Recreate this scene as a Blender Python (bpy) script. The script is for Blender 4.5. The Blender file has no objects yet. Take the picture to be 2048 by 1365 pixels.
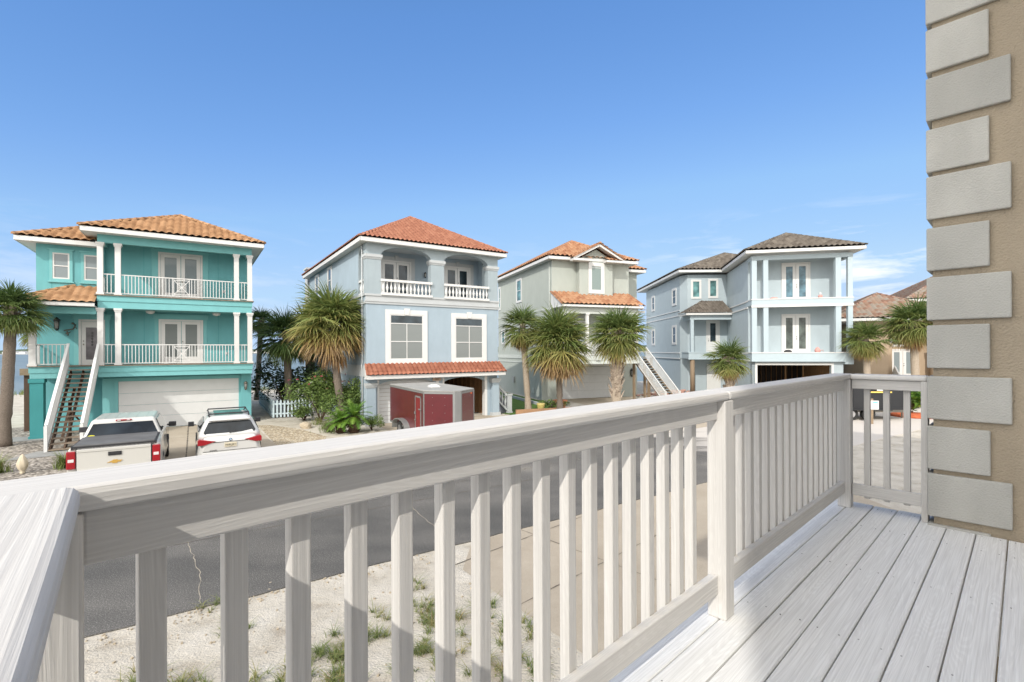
import bpy, bmesh, math, random
from mathutils import Vector, Matrix
random.seed(11)
R = math.radians
scene = bpy.context.scene
C = scene.collection

# ------------------------------------------------------------------ camera, sky, sun
EYE = 3.75
cam_d = bpy.data.cameras.new('camera'); cam = bpy.data.objects.new('camera', cam_d); C.objects.link(cam)
cam_d.sensor_width = 36; cam_d.lens = 980 / 2048 * 36
cam_d.shift_y = (702 - 682.5) / 2048
cam_d.clip_start = 0.02; cam_d.clip_end = 9000
cam.matrix_world = Matrix.Translation((0, 0, EYE)) @ Matrix.Rotation(R(90), 4, 'X') @ Matrix.Rotation(R(-0.25), 4, 'Z')
scene.camera = cam

SUN_AZ = Vector((-0.377, -0.926))          # horizontal direction towards the sun
SUN_EL = R(35.5)
sun_vec = Vector((SUN_AZ.x * math.cos(SUN_EL), SUN_AZ.y * math.cos(SUN_EL), math.sin(SUN_EL))).normalized()
sd = bpy.data.lights.new('sun', 'SUN'); sd.energy = 2.3; sd.angle = R(0.53); sd.color = (1.0, 0.95, 0.87)
so = bpy.data.objects.new('sun', sd); C.objects.link(so)
so.rotation_euler = sun_vec.to_track_quat('Z', 'Y').to_euler(); so.location = (-20, -50, 40)

world = bpy.data.worlds.new('World'); scene.world = world; world.use_nodes = True
wn = world.node_tree.nodes; wl = world.node_tree.links; wn.clear()
sky = wn.new('ShaderNodeTexSky'); sky.sky_type = 'NISHITA'; sky.sun_disc = False
sky.sun_elevation = SUN_EL; sky.sun_rotation = math.atan2(SUN_AZ.x, SUN_AZ.y)
sky.altitude = 0; sky.air_density = 1.0; sky.dust_density = 0.0; sky.ozone_density = 1.0
bgn = wn.new('ShaderNodeBackground'); bgn.inputs[1].default_value = 0.15
wout = wn.new('ShaderNodeOutputWorld')
tc = wn.new('ShaderNodeTexCoord')
sep = wn.new('ShaderNodeSeparateXYZ'); wl.new(tc.outputs['Generated'], sep.inputs[0])
mp = wn.new('ShaderNodeMapping'); mp.inputs['Scale'].default_value = (5.0, 5.0, 26.0); mp.inputs['Location'].default_value = (3.1, 0.6, 1.4)
wl.new(tc.outputs['Generated'], mp.inputs[0])
cn = wn.new('ShaderNodeTexNoise'); cn.inputs['Scale'].default_value = 1.0; cn.inputs['Detail'].default_value = 7; cn.inputs['Roughness'].default_value = 0.6; cn.inputs['Distortion'].default_value = 0.35
wl.new(mp.outputs[0], cn.inputs['Vector'])
cr = wn.new('ShaderNodeValToRGB'); cr.color_ramp.elements[0].position = 0.50; cr.color_ramp.elements[1].position = 0.68
wl.new(cn.outputs[0], cr.inputs[0])
hr = wn.new('ShaderNodeValToRGB')              # clouds only in the low band of sky
e = hr.color_ramp.elements; e[0].position = 0.0; e[0].color = (1, 1, 1, 1); e[1].position = 0.26; e[1].color = (0, 0, 0, 1)
e2 = hr.color_ramp.elements.new(0.13); e2.color = (0.9, 0.9, 0.9, 1)
wl.new(sep.outputs[2], hr.inputs[0])
mul = wn.new('ShaderNodeMath'); mul.operation = 'MULTIPLY'; wl.new(cr.outputs[0], mul.inputs[0]); wl.new(hr.outputs[0], mul.inputs[1])
xr_ = wn.new('ShaderNodeMapRange'); xr_.inputs['From Min'].default_value = 0.15; xr_.inputs['From Max'].default_value = 0.55; xr_.inputs['To Min'].default_value = 0.22; xr_.inputs['To Max'].default_value = 1.0; wl.new(sep.outputs[0], xr_.inputs[0])
mul2 = wn.new('ShaderNodeMath'); mul2.operation = 'MULTIPLY'; wl.new(xr_.outputs[0], mul2.inputs[1]); wl.new(mul.outputs[0], mul2.inputs[0])
# soften the sky's range from zenith to horizon, channel by channel
ssp = wn.new('ShaderNodeSeparateColor'); scb = wn.new('ShaderNodeCombineColor'); wl.new(sky.outputs[0], ssp.inputs[0])
for k, st_ in enumerate((((0, 0), (.153, .133), (.233, .202), (.348, .319), (.65, .474), (1, .53)),
                         ((0, 0), (.25, .310), (.38, .423), (.553, .578), (.93, .701), (1, .72)),
                         ((0, 0), (.442, .716), (.631, .871), (.80, .956), (.95, .985), (1, .99)))):
    m1_ = wn.new('ShaderNodeMath'); m1_.operation = 'MULTIPLY'; m1_.inputs[1].default_value = 0.15; wl.new(ssp.outputs[k], m1_.inputs[0])
    rp_ = wn.new('ShaderNodeValToRGB'); wl.new(m1_.outputs[0], rp_.inputs[0]); el_ = rp_.color_ramp.elements
    while len(el_) < len(st_): el_.new(0.5)
    for q_, (p_, v_) in zip(el_, st_): q_.position = p_; q_.color = (v_, v_, v_, 1)
    ml_ = wn.new('ShaderNodeMath'); ml_.operation = 'MULTIPLY'; ml_.inputs[1].default_value = 1 / 0.15 / 2 ** 0.5; wl.new(rp_.outputs[0], ml_.inputs[0]); wl.new(ml_.outputs[0], scb.inputs[k])
mx = wn.new('ShaderNodeMixRGB'); mx.inputs[2].default_value = (5.6, 5.6, 5.7, 1)
wl.new(mul2.outputs[0], mx.inputs[0]); wl.new(scb.outputs[0], mx.inputs[1])
# bright broken cloud added behind and overhead, out of view, as fill for shade
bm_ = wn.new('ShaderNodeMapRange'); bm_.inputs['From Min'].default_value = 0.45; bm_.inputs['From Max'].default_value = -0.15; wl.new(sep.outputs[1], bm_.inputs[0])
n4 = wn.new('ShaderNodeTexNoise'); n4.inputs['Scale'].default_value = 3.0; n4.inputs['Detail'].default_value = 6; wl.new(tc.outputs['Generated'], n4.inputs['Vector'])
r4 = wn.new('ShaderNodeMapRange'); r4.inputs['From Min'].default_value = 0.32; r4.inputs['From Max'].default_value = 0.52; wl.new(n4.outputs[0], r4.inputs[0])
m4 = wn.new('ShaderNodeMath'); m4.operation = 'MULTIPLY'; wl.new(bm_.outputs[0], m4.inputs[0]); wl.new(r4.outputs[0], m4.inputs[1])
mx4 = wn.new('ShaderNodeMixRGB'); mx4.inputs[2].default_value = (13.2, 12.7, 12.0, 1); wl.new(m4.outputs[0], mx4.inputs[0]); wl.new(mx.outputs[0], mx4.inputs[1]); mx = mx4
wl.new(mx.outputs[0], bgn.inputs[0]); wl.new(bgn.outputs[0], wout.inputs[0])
scene.view_settings.view_transform = 'Standard'; scene.view_settings.look = 'None'
scene.view_settings.exposure = 0.5; scene.view_settings.gamma = 1.0

# ------------------------------------------------------------------ material helpers
def new_mat(name):
    m = bpy.data.materials.new(name); m.use_nodes = True
    nt = m.node_tree; b = nt.nodes['Principled BSDF']
    return m, nt, b
def N(nt, t, **kw):
    n = nt.nodes.new(t)
    for k, v in kw.items():
        if k in n.inputs: n.inputs[k].default_value = v
        else: setattr(n, k, v)
    return n
def col(c): return (c[0], c[1], c[2], 1)
def ramp(nt, src, stops):
    r = nt.nodes.new('ShaderNodeValToRGB'); els = r.color_ramp.elements
    while len(els) > len(stops): els.remove(els[-1])
    while len(els) < len(stops): els.new(0.5)
    for el, (p, c) in zip(els, stops):
        el.position = p; el.color = col(c) if hasattr(c, '__len__') else (c, c, c, 1)
    nt.links.new(src, r.inputs[0]); return r
def bump(nt, b, h, strength, dist):
    bp = nt.nodes.new('ShaderNodeBump'); bp.inputs['Strength'].default_value = strength; bp.inputs['Distance'].default_value = dist
    nt.links.new(h, bp.inputs['Height']); nt.links.new(bp.outputs[0], b.inputs['Normal']); return bp
def stucco(name, c, var=0.10, rough=0.9, scale=9, bd=0.006, bs=0.5):
    """painted stucco: a fine trowelled bump with faint weathering in the paint"""
    m, nt, b = new_mat(name); L = nt.links
    t = N(nt, 'ShaderNodeTexCoord')
    n1 = N(nt, 'ShaderNodeTexNoise', Scale=1.1, Detail=6.0); L.new(t.outputs['Object'], n1.inputs['Vector'])
    mpn = N(nt, 'ShaderNodeMapping'); mpn.inputs['Scale'].default_value = (2, 2, 0.7); L.new(t.outputs['Object'], mpn.inputs[0])
    n3 = N(nt, 'ShaderNodeTexNoise', Scale=1.6, Detail=5.0); L.new(mpn.outputs[0], n3.inputs['Vector'])
    mxx = N(nt, 'ShaderNodeMath', operation='MULTIPLY'); L.new(n1.outputs[0], mxx.inputs[0]); L.new(n3.outputs[0], mxx.inputs[1])
    lo = tuple(x * (1 - var * 0.8) for x in c); hi = tuple(min(1, x * (1 + var * 0.2)) for x in c)
    r = ramp(nt, mxx.outputs[0], [(0.12, lo), (0.38, hi)]); L.new(r.outputs[0], b.inputs['Base Color'])
    n2 = N(nt, 'ShaderNodeTexNoise', Scale=float(scale * 6), Detail=4.0); L.new(t.outputs['Object'], n2.inputs['Vector'])
    bump(nt, b, n2.outputs[0], bs, bd); b.inputs['Roughness'].default_value = rough
    b.inputs['Specular IOR Level'].default_value = 0.3
    return m
def vary(m, lo, hi):
    nt = m.node_tree; b = nt.nodes['Principled BSDF']; src = b.inputs['Base Color'].links[0].from_socket
    oi = N(nt, 'ShaderNodeObjectInfo'); mr = N(nt, 'ShaderNodeMapRange'); mr.inputs['To Min'].default_value = lo; mr.inputs['To Max'].default_value = hi
    nt.links.new(oi.outputs['Random'], mr.inputs[0]); mm = N(nt, 'ShaderNodeVectorMath', operation='SCALE'); nt.links.new(src, mm.inputs[0]); nt.links.new(mr.outputs[0], mm.inputs['Scale'])
    nt.links.new(mm.outputs[0], b.inputs['Base Color'])
def paint(name, c, rough=0.5, var=0.06, metallic=0.0, coat=0.0, spec=0.5):
    m, nt, b = new_mat(name); L = nt.links
    t = N(nt, 'ShaderNodeTexCoord'); n1 = N(nt, 'ShaderNodeTexNoise', Scale=2.5, Detail=6.0); L.new(t.outputs['Object'], n1.inputs['Vector'])
    r = ramp(nt, n1.outputs[0], [(0.3, tuple(x * (1 - var) for x in c)), (0.7, tuple(min(1, x * (1 + var)) for x in c))])
    L.new(r.outputs[0], b.inputs['Base Color']); b.inputs['Roughness'].default_value = rough
    b.inputs['Metallic'].default_value = metallic; b.inputs['Coat Weight'].default_value = coat; b.inputs['Coat Roughness'].default_value = 0.05
    b.inputs['Specular IOR Level'].default_value = spec
    return m
def wood(name, light, dark, rough=0.75, grain=1.0, bstr=0.5, contrast=(0.30, 0.72)):
    """sawn timber: UV.x runs along the board in metres; each board has its own UV offset"""
    m, nt, b = new_mat(name); L = nt.links
    t = N(nt, 'ShaderNodeTexCoord')
    mp = N(nt, 'ShaderNodeMapping'); mp.inputs['Scale'].default_value = (2.2, 130 * grain, 1); L.new(t.outputs['UV'], mp.inputs[0])
    nz = N(nt, 'ShaderNodeTexNoise', Scale=1.0, Detail=5.0, Distortion=0.15); L.new(mp.outputs[0], nz.inputs['Vector'])
    # cathedral figure: rings of a slowly varying field
    mp2 = N(nt, 'ShaderNodeMapping'); mp2.inputs['Scale'].default_value = (0.8, 10 * grain, 1); L.new(t.outputs['UV'], mp2.inputs[0])
    n2 = N(nt, 'ShaderNodeTexNoise', Scale=1.0, Detail=1.0, Distortion=0.2); L.new(mp2.outputs[0], n2.inputs['Vector'])
    ml = N(nt, 'ShaderNodeMath', operation='MULTIPLY'); ml.inputs[1].default_value = 34.0; L.new(n2.outputs[0], ml.inputs[0])
    fr = N(nt, 'ShaderNodeMath', operation='SINE'); m6 = N(nt, 'ShaderNodeMath', operation='MULTIPLY'); m6.inputs[1].default_value = 6.2832
    L.new(ml.outputs[0], m6.inputs[0]); L.new(m6.outputs[0], fr.inputs[0])
    ab = ramp(nt, fr.outputs[0], [(0.0, 0.15), (0.35, 0.8), (1.0, 1.0)])
    mixv = N(nt, 'ShaderNodeMixRGB'); mixv.blend_type = 'MULTIPLY'; mixv.inputs[0].default_value = 0.34
    g = ramp(nt, nz.outputs[0], [(contrast[0], 0.1), (contrast[1], 1.0)])
    L.new(g.outputs[0], mixv.inputs[1]); L.new(ab.outputs[0], mixv.inputs[2])
    # knots
    mp3 = N(nt, 'ShaderNodeMapping'); mp3.inputs['Scale'].default_value = (1.3, 5.0, 1); L.new(t.outputs['UV'], mp3.inputs[0])
    vo = N(nt, 'ShaderNodeTexVoronoi', Scale=1.0); L.new(mp3.outputs[0], vo.inputs['Vector'])
    kn = ramp(nt, vo.outputs['Distance'], [(0.03, 0.45), (0.06, 0.85), (0.085, 1.0)])
    mk = N(nt, 'ShaderNodeMixRGB'); mk.blend_type = 'MULTIPLY'; mk.inputs[0].default_value = 0.75
    L.new(mixv.outputs[0], mk.inputs[1]); L.new(kn.outputs[0], mk.inputs[2])
    r = ramp(nt, mk.outputs[0], [(0.05, dark), (0.75, light)]); L.new(r.outputs[0], b.inputs['Base Color'])
    b.inputs['Roughness'].default_value = rough; b.inputs['Specular IOR Level'].default_value = 0.25
    bump(nt, b, mk.outputs[0], bstr, 0.0015)
    return m
def tiles(name, cs, rough=0.8, seed=0.0):
    """roof tiles: UV counts tiles across and courses up; colour differs from tile to tile"""
    m, nt, b = new_mat(name); L = nt.links
    t = N(nt, 'ShaderNodeTexCoord')
    ad = N(nt, 'ShaderNodeVectorMath', operation='ADD'); ad.inputs[1].default_value = (0.5, seed, 0); L.new(t.outputs['UV'], ad.inputs[0])
    fl = N(nt, 'ShaderNodeVectorMath', operation='FLOOR'); L.new(ad.outputs[0], fl.inputs[0])
    wnz = N(nt, 'ShaderNodeTexWhiteNoise'); L.new(fl.outputs[0], wnz.inputs['Vector'])
    n1 = N(nt, 'ShaderNodeTexNoise', Scale=1.2, Detail=5.0); L.new(t.outputs['Object'], n1.inputs['Vector'])
    av = N(nt, 'ShaderNodeMixRGB'); av.inputs[0].default_value = 0.10; L.new(wnz.outputs[0], av.inputs[1]); L.new(n1.outputs[0], av.inputs[2])
    k = len(cs); r = ramp(nt, av.outputs[0], [(0.05 + 0.9 * i / (k - 1), c) for i, c in enumerate(cs)])
    n2 = N(nt, 'ShaderNodeTexNoise', Scale=25.0, Detail=3.0); L.new(t.outputs['Object'], n2.inputs['Vector'])
    mm = N(nt, 'ShaderNodeMixRGB'); mm.blend_type = 'MULTIPLY'; mm.inputs[0].default_value = 0.5
    r2 = ramp(nt, n2.outputs[0], [(0.3, 0.6), (0.65, 1.0)]); L.new(r.outputs[0], mm.inputs[1]); L.new(r2.outputs[0], mm.inputs[2])
    L.new(mm.outputs[0], b.inputs['Base Color']); b.inputs['Roughness'].default_value = rough; b.inputs['Specular IOR Level'].default_value = 0.3
    return m
def glass(name, c=(0.03, 0.045, 0.055), rough=0.06, blind=None, per=0.05):
    m, nt, b = new_mat(name); L = nt.links
    b.inputs['Roughness'].default_value = rough; b.inputs['Specular IOR Level'].default_value = 0.35
    t = N(nt, 'ShaderNodeTexCoord')
    if blind:
        sp = N(nt, 'ShaderNodeSeparateXYZ'); L.new(t.outputs['Object'], sp.inputs[0])
        ml = N(nt, 'ShaderNodeMath', operation='MULTIPLY'); ml.inputs[1].default_value = 1 / per; L.new(sp.outputs[2], ml.inputs[0])
        fr = N(nt, 'ShaderNodeMath', operation='FRACT'); L.new(ml.outputs[0], fr.inputs[0])
        r = ramp(nt, fr.outputs[0], [(0.0, tuple(x * 0.5 for x in blind)), (0.22, blind), (1.0, blind)]); L.new(r.outputs[0], b.inputs['Base Color'])
    else:
        n1 = N(nt, 'ShaderNodeTexNoise', Scale=1.8, Detail=3.0); L.new(t.outputs['Object'], n1.inputs['Vector'])
        r = ramp(nt, n1.outputs[0], [(0.35, tuple(x * 0.5 for x in c)), (0.7, tuple(x * 1.7 for x in c))]); L.new(r.outputs[0], b.inputs['Base Color'])
    return m
def leaf(name, cs, trans=0.25, rough=0.55):
    """foliage: colour picked by the per-frond value stored in the mesh"""
    m, nt, b = new_mat(name); L = nt.links
    a = N(nt, 'ShaderNodeAttribute', attribute_name='tone')
    k = len(cs); r = ramp(nt, a.outputs['Fac'], [(i / (k - 1), c) for i, c in enumerate(cs)]); L.new(r.outputs[0], b.inputs['Base Color'])
    b.inputs['Roughness'].default_value = rough; b.inputs['Specular IOR Level'].default_value = 0.35
    tr = N(nt, 'ShaderNodeBsdfTranslucent'); L.new(r.outputs[0], tr.inputs[0])
    ms = N(nt, 'ShaderNodeMixShader'); ms.inputs[0].default_value = trans
    out = nt.nodes['Material Output']; L.new(b.outputs[0], ms.inputs[1]); L.new(tr.outputs[0], ms.inputs[2]); L.new(ms.outputs[0], out.inputs[0])
    return m
def bark(name, c1, c2, scale=18):
    m, nt, b = new_mat(name); L = nt.links
    t = N(nt, 'ShaderNodeTexCoord'); mp = N(nt, 'ShaderNodeMapping'); mp.inputs['Scale'].default_value = (1, 1, 2.2); L.new(t.outputs['Object'], mp.inputs[0])
    n = N(nt, 'ShaderNodeTexNoise', Scale=float(scale), Detail=6.0, Roughness=0.7); L.new(mp.outputs[0], n.inputs['Vector'])
    r = ramp(nt, n.outputs[0], [(0.3, c1), (0.7, c2)]); L.new(r.outputs[0], b.inputs['Base Color']); b.inputs['Roughness'].default_value = 0.95
    bump(nt, b, n.outputs[0], 0.8, 0.03); return m
def ground_mat(name, stops, scale, fine, bd, rough=0.95, kind='noise', vscale=20, mid=None):
    m, nt, b = new_mat(name); L = nt.links
    t = N(nt, 'ShaderNodeTexCoord')
    n1 = N(nt, 'ShaderNodeTexNoise', Scale=float(scale), Detail=8.0, Roughness=0.62); L.new(t.outputs['Object'], n1.inputs['Vector'])
    n2 = N(nt, 'ShaderNodeTexNoise', Scale=float(fine), Detail=4.0); L.new(t.outputs['Object'], n2.inputs['Vector'])
    if kind == 'gravel':
        vo = N(nt, 'ShaderNodeTexVoronoi', Scale=float(vscale)); L.new(t.outputs['Object'], vo.inputs['Vector'])
        sp = N(nt, 'ShaderNodeSeparateColor'); L.new(vo.outputs['Color'], sp.inputs[0])
        r = ramp(nt, sp.outputs[0], stops)
        dk = ramp(nt, vo.outputs['Distance'], [(0.25, 1.0), (0.62, 0.4)])
        mm = N(nt, 'ShaderNodeMixRGB'); mm.blend_type = 'MULTIPLY'; mm.inputs[0].default_value = 0.8; L.new(r.outputs[0], mm.inputs[1]); L.new(dk.outputs[0], mm.inputs[2])
        L.new(mm.outputs[0], b.inputs['Base Color'])
        iv = N(nt, 'ShaderNodeMath', operation='SUBTRACT'); iv.inputs[0].default_value = 1.0; L.new(vo.outputs['Distance'], iv.inputs[1])
        bump(nt, b, iv.outputs[0], 0.9, bd)
    else:
        r = ramp(nt, n1.outputs[0], stops)
        r2 = ramp(nt, n2.outputs[0], [(0.26, 0.55), (0.42, 0.93), (0.75, 1.06)])
        mm = N(nt, 'ShaderNodeMixRGB'); mm.blend_type = 'MULTIPLY'; mm.inputs[0].default_value = 0.8; L.new(r.outputs[0], mm.inputs[1]); L.new(r2.outputs[0], mm.inputs[2])
        L.new(mm.outputs[0], b.inputs['Base Color'])
        hm = N(nt, 'ShaderNodeMath', operation='ADD'); L.new(n1.outputs[0], hm.inputs[0])
        m3 = N(nt, 'ShaderNodeMath', operation='MULTIPLY'); m3.inputs[1].default_value = 0.25; L.new(n2.outputs[0], m3.inputs[0]); L.new(m3.outputs[0], hm.inputs[1])
        bump(nt, b, hm.outputs[0], 0.9, bd)
    b.inputs['Roughness'].default_value = rough; b.inputs['Specular IOR Level'].default_value = 0.2
    return m

# ------------------------------------------------------------------ mesh helpers
class MB:
    """collects shapes; build() links them as ONE mesh object"""
    def __init__(s, M=None):
        s.bm = bmesh.new(); s.uv = s.bm.loops.layers.uv.new('UVMap'); s.M = M; s.tone = None; s.mi = 0
    def v(s, p):
        p = Vector(p)
        if s.M is not None: p = s.M @ p
        return s.bm.verts.new(p)
    def face(s, vs, uvs=None, smooth=False):
        try: f = s.bm.faces.new(vs)
        except ValueError: return None
        f.material_index = s.mi; f.smooth = smooth
        if uvs:
            for l, u in zip(f.loops, uvs): l[s.uv].uv = u
        return f
    def poly(s, pts, uvs=None): return s.face([s.v(p) for p in pts], uvs)
    def box(s, x0, x1, y0, y1, z0, z1, off=None):
        if off is None: off = (random.uniform(0, 50), random.uniform(0, 50))
        P = [(x, y, z) for x in (x0, x1) for y in (y0, y1) for z in (z0, z1)]
        V = [s.v(p) for p in P]
        d = [abs(x1 - x0), abs(y1 - y0), abs(z1 - z0)]; la = d.index(max(d))
        for k, q in enumerate(((0, 1, 3, 2), (4, 6, 7, 5), (0, 4, 5, 1), (2, 3, 7, 6), (0, 2, 6, 4), (1, 5, 7, 3))):
            na = k // 2; ax = [a for a in (0, 1, 2) if a != na]
            if la in ax: a0 = la; a1 = [a for a in ax if a != la][0]
            else: a0, a1 = ax
            s.face([V[i] for i in q], [(P[i][a0] + off[0], P[i][a1] + off[1] + na * 0.37) for i in q])
    def obox(s, p0, p1, w, h, up=(0, 0, 1)):
        """bar from p0 to p1, w wide and h high (h along 'up')"""
        p0 = Vector(p0); p1 = Vector(p1); d = (p1 - p0); L = d.length; d.normalize()
        upv = Vector(up); sx = d.cross(upv)
        if sx.length < 1e-4: sx = d.cross(Vector((0, 1, 0)))
        sx.normalize(); sz = sx.cross(d).normalized()
        V = []; o = (random.uniform(0, 50), random.uniform(0, 50))
        for e, a in ((p0, 0), (p1, L)):
            for i, j in ((-1, -1), (1, -1), (1, 1), (-1, 1)):
                V.append((s.v(e + sx * (i * w / 2) + sz * (j * h / 2)), a, i * w / 2, j * h / 2))
        for q, t in (((0, 1, 2, 3), None), ((4, 7, 6, 5), None), ((0, 4, 5, 1), 2), ((1, 5, 6, 2), 3), ((2, 6, 7, 3), 2), ((3, 7, 4, 0), 3)):
            if t: uv = [(V[i][1] + o[0], V[i][t] + o[1] + t) for i in q]
            else: uv = [(V[i][2] + o[0], V[i][3] + o[1]) for i in q]
            s.face([V[i][0] for i in q], uv)
    def tube(s, pts, r, n=8, cap=True, smooth=True):
        pts = [Vector(p) for p in pts]; rr = r if hasattr(r, '__len__') else [r] * len(pts)
        rings = []
        for i, p in enumerate(pts):
            d = (pts[min(i + 1, len(pts) - 1)] - pts[max(i - 1, 0)]).normalized()
            a = d.cross(Vector((0, 0, 1)))
            if a.length < 0.05: a = d.cross(Vector((0, 1, 0)))
            a.normalize(); bb = d.cross(a).normalized()
            rings.append([s.v(p + a * math.cos(2 * math.pi * k / n) * rr[i] + bb * math.sin(2 * math.pi * k / n) * rr[i]) for k in range(n)])
        for i in range(len(rings) - 1):
            for k in range(n):
                s.face([rings[i][k], rings[i][(k + 1) % n], rings[i + 1][(k + 1) % n], rings[i + 1][k]], None, smooth)
        if cap: s.face(rings[0][::-1]); s.face(rings[-1])
    def lathe(s, prof, c=(0, 0, 0), n=12, smooth=True):
        rings = [[s.v((c[0] + r * math.cos(2 * math.pi * k / n), c[1] + r * math.sin(2 * math.pi * k / n), c[2] + z)) for k in range(n)] for r, z in prof]
        for i in range(len(rings) - 1):
            for k in range(n):
                s.face([rings[i][k], rings[i][(k + 1) % n], rings[i + 1][(k + 1) % n], rings[i + 1][k]], None, smooth)
        s.face(rings[0][::-1]); s.face(rings[-1])
    def prism(s, poly, a0, a1, axis=1):
        """poly = 2-D outline; extruded along axis (1: outline in x,z; 0: in y,z; 2: in x,y)"""
        def mk(p, a): return (p[0], a, p[1]) if axis == 1 else ((a, p[0], p[1]) if axis == 0 else (p[0], p[1], a))
        A = [s.v(mk(p, a0)) for p in poly]; B = [s.v(mk(p, a1)) for p in poly]; n = len(poly)
        s.face(A); s.face(B[::-1])
        for i in range(n): s.face([A[i], B[i], B[(i + 1) % n], A[(i + 1) % n]])
    def loft(s, rings, smooth=True, cap=True):
        VR = [[s.v(p) for p in r] for r in rings]; n = len(VR[0])
        for i in range(len(VR) - 1):
            for k in range(n): s.face([VR[i][k], VR[i][(k + 1) % n], VR[i + 1][(k + 1) % n], VR[i + 1][k]], None, smooth)
        if cap: s.face(VR[0][::-1]); s.face(VR[-1])
    def build(s, name, mats, parent=None, bevel=0, fix=True, seg=2, sub=0):
        if fix: bmesh.ops.recalc_face_normals(s.bm, faces=s.bm.faces)
        me = bpy.data.meshes.new(name); s.bm.to_mesh(me); s.bm.free()
        for m in (mats if isinstance(mats, (list, tuple)) else [mats]): me.materials.append(m)
        if s.tone is not None:
            at = me.attributes.new('tone', 'FLOAT', 'FACE'); at.data.foreach_set('value', s.tone[:len(me.polygons)])
        o = bpy.data.objects.new(name, me); C.objects.link(o)
        if parent is not None: o.parent = parent
        if bevel:
            bv = o.modifiers.new('bevel', 'BEVEL'); bv.width = bevel; bv.segments = seg; bv.limit_method = 'ANGLE'; bv.angle_limit = R(40); bv.harden_normals = False
        if sub:
            sb = o.modifiers.new('sub', 'SUBSURF'); sb.levels = sub; sb.render_levels = sub
        return o
def thing(name, label, cat, loc=(0, 0, 0), rz=0.0, group=None):
    o = bpy.data.objects.new(name, None); C.objects.link(o); o.location = loc; o.rotation_euler = (0, 0, R(rz))
    o['label'] = label; o['category'] = cat
    if group: o['group'] = group
    return o
def tag(o, label, cat, group=None, kind=None):
    if label: o['label'] = label
    if cat: o['category'] = cat
    if group: o['group'] = group
    if kind: o['kind'] = kind
    return o
def text_obj(name, s, size, mat, parent, M, ext=0.004, align='CENTER'):
    cu = bpy.data.curves.new(name, 'FONT'); cu.body = s; cu.size = size; cu.extrude = ext; cu.align_x = align; cu.align_y = 'CENTER'
    tmp = bpy.data.objects.new(name, cu); C.objects.link(tmp); bpy.context.view_layer.update()
    me = bpy.data.meshes.new_from_object(tmp.evaluated_get(bpy.context.evaluated_depsgraph_get())); bpy.data.objects.remove(tmp); me.materials.clear(); me.materials.append(mat)
    o = bpy.data.objects.new(name, me); C.objects.link(o); o.parent = parent; o.matrix_local = M; return o
def facing(x, y, z, yaw=0):    # text standing upright, readable from -y
    return Matrix.Translation((x, y, z)) @ Matrix.Rotation(yaw, 4, 'Z') @ Matrix.Rotation(R(90), 4, 'X')

def tile_face(mb, pts, per, course, amp, step, shift=0.0):
    """one roof slope: pts[0]->pts[1] is the eave; curved tiles in stepped courses, cut to the outline"""
    P = [Vector(p) for p in pts]; ex = (P[1] - P[0]).normalized()
    nrm = Vector((0, 0, 0))
    for i in range(1, len(P) - 1): nrm += (P[i] - P[0]).cross(P[i + 1] - P[0])
    nrm.normalize()
    if nrm.z < 0: nrm = -nrm
    ey = nrm.cross(ex).normalized()
    if ey.z < 0: ey = -ey
    q = [((p - P[0]).dot(ex), (p - P[0]).dot(ey)) for p in P]
    a0 = min(p[0] for p in q); a1 = max(p[0] for p in q); b1 = max(p[1] for p in q)
    bm = bmesh.new(); k = 8; xs = []; x = math.floor(a0 / per) * per
    while x < a1 + per: xs.append(x); x += per / k
    rows = []; c = 0
    while c * course < b1:
        rows.append((c * course - 0.02, step, c)); rows.append(((c + 1) * course - 0.021, 0.0, c)); c += 1
    def prof(x):
        f = (x / per) % 1.0
        return amp * (0.5 + 0.5 * math.cos(2 * math.pi * f)) ** 0.75
    G = [[bm.verts.new((x, b, prof(x) + h)) for x in xs] for b, h, c in rows]
    for i in range(len(rows) - 1):
        for j in range(len(xs) - 1): bm.faces.new((G[i][j], G[i][j + 1], G[i + 1][j + 1], G[i + 1][j]))
    n = len(q); area = sum(q[i][0] * q[(i + 1) % n][1] - q[(i + 1) % n][0] * q[i][1] for i in range(n)); sg = 1 if area > 0 else -1
    for i in range(1, n):
        p, r = q[i], q[(i + 1) % n]; dx, dy = r[0] - p[0], r[1] - p[1]
        no = Vector((dy, -dx, 0)) * sg
        if no.length < 1e-6: continue
        bmesh.ops.bisect_plane(bm, geom=bm.verts[:] + bm.edges[:] + bm.faces[:], plane_co=(p[0], p[1], 0), plane_no=no.normalized(), clear_outer=True)
    vm = {}
    for v in bm.verts: vm[v] = mb.v(P[0] + ex * v.co.x + ey * v.co.y + nrm * v.co.z)
    for f in bm.faces:
        cb = f.calc_center_median().y; cc = math.floor((cb + 0.02) / course)
        mb.face([vm[v] for v in f.verts], [(v.co.x / per + shift, cc + 0.5) for v in f.verts], True)
    bm.free()
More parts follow.
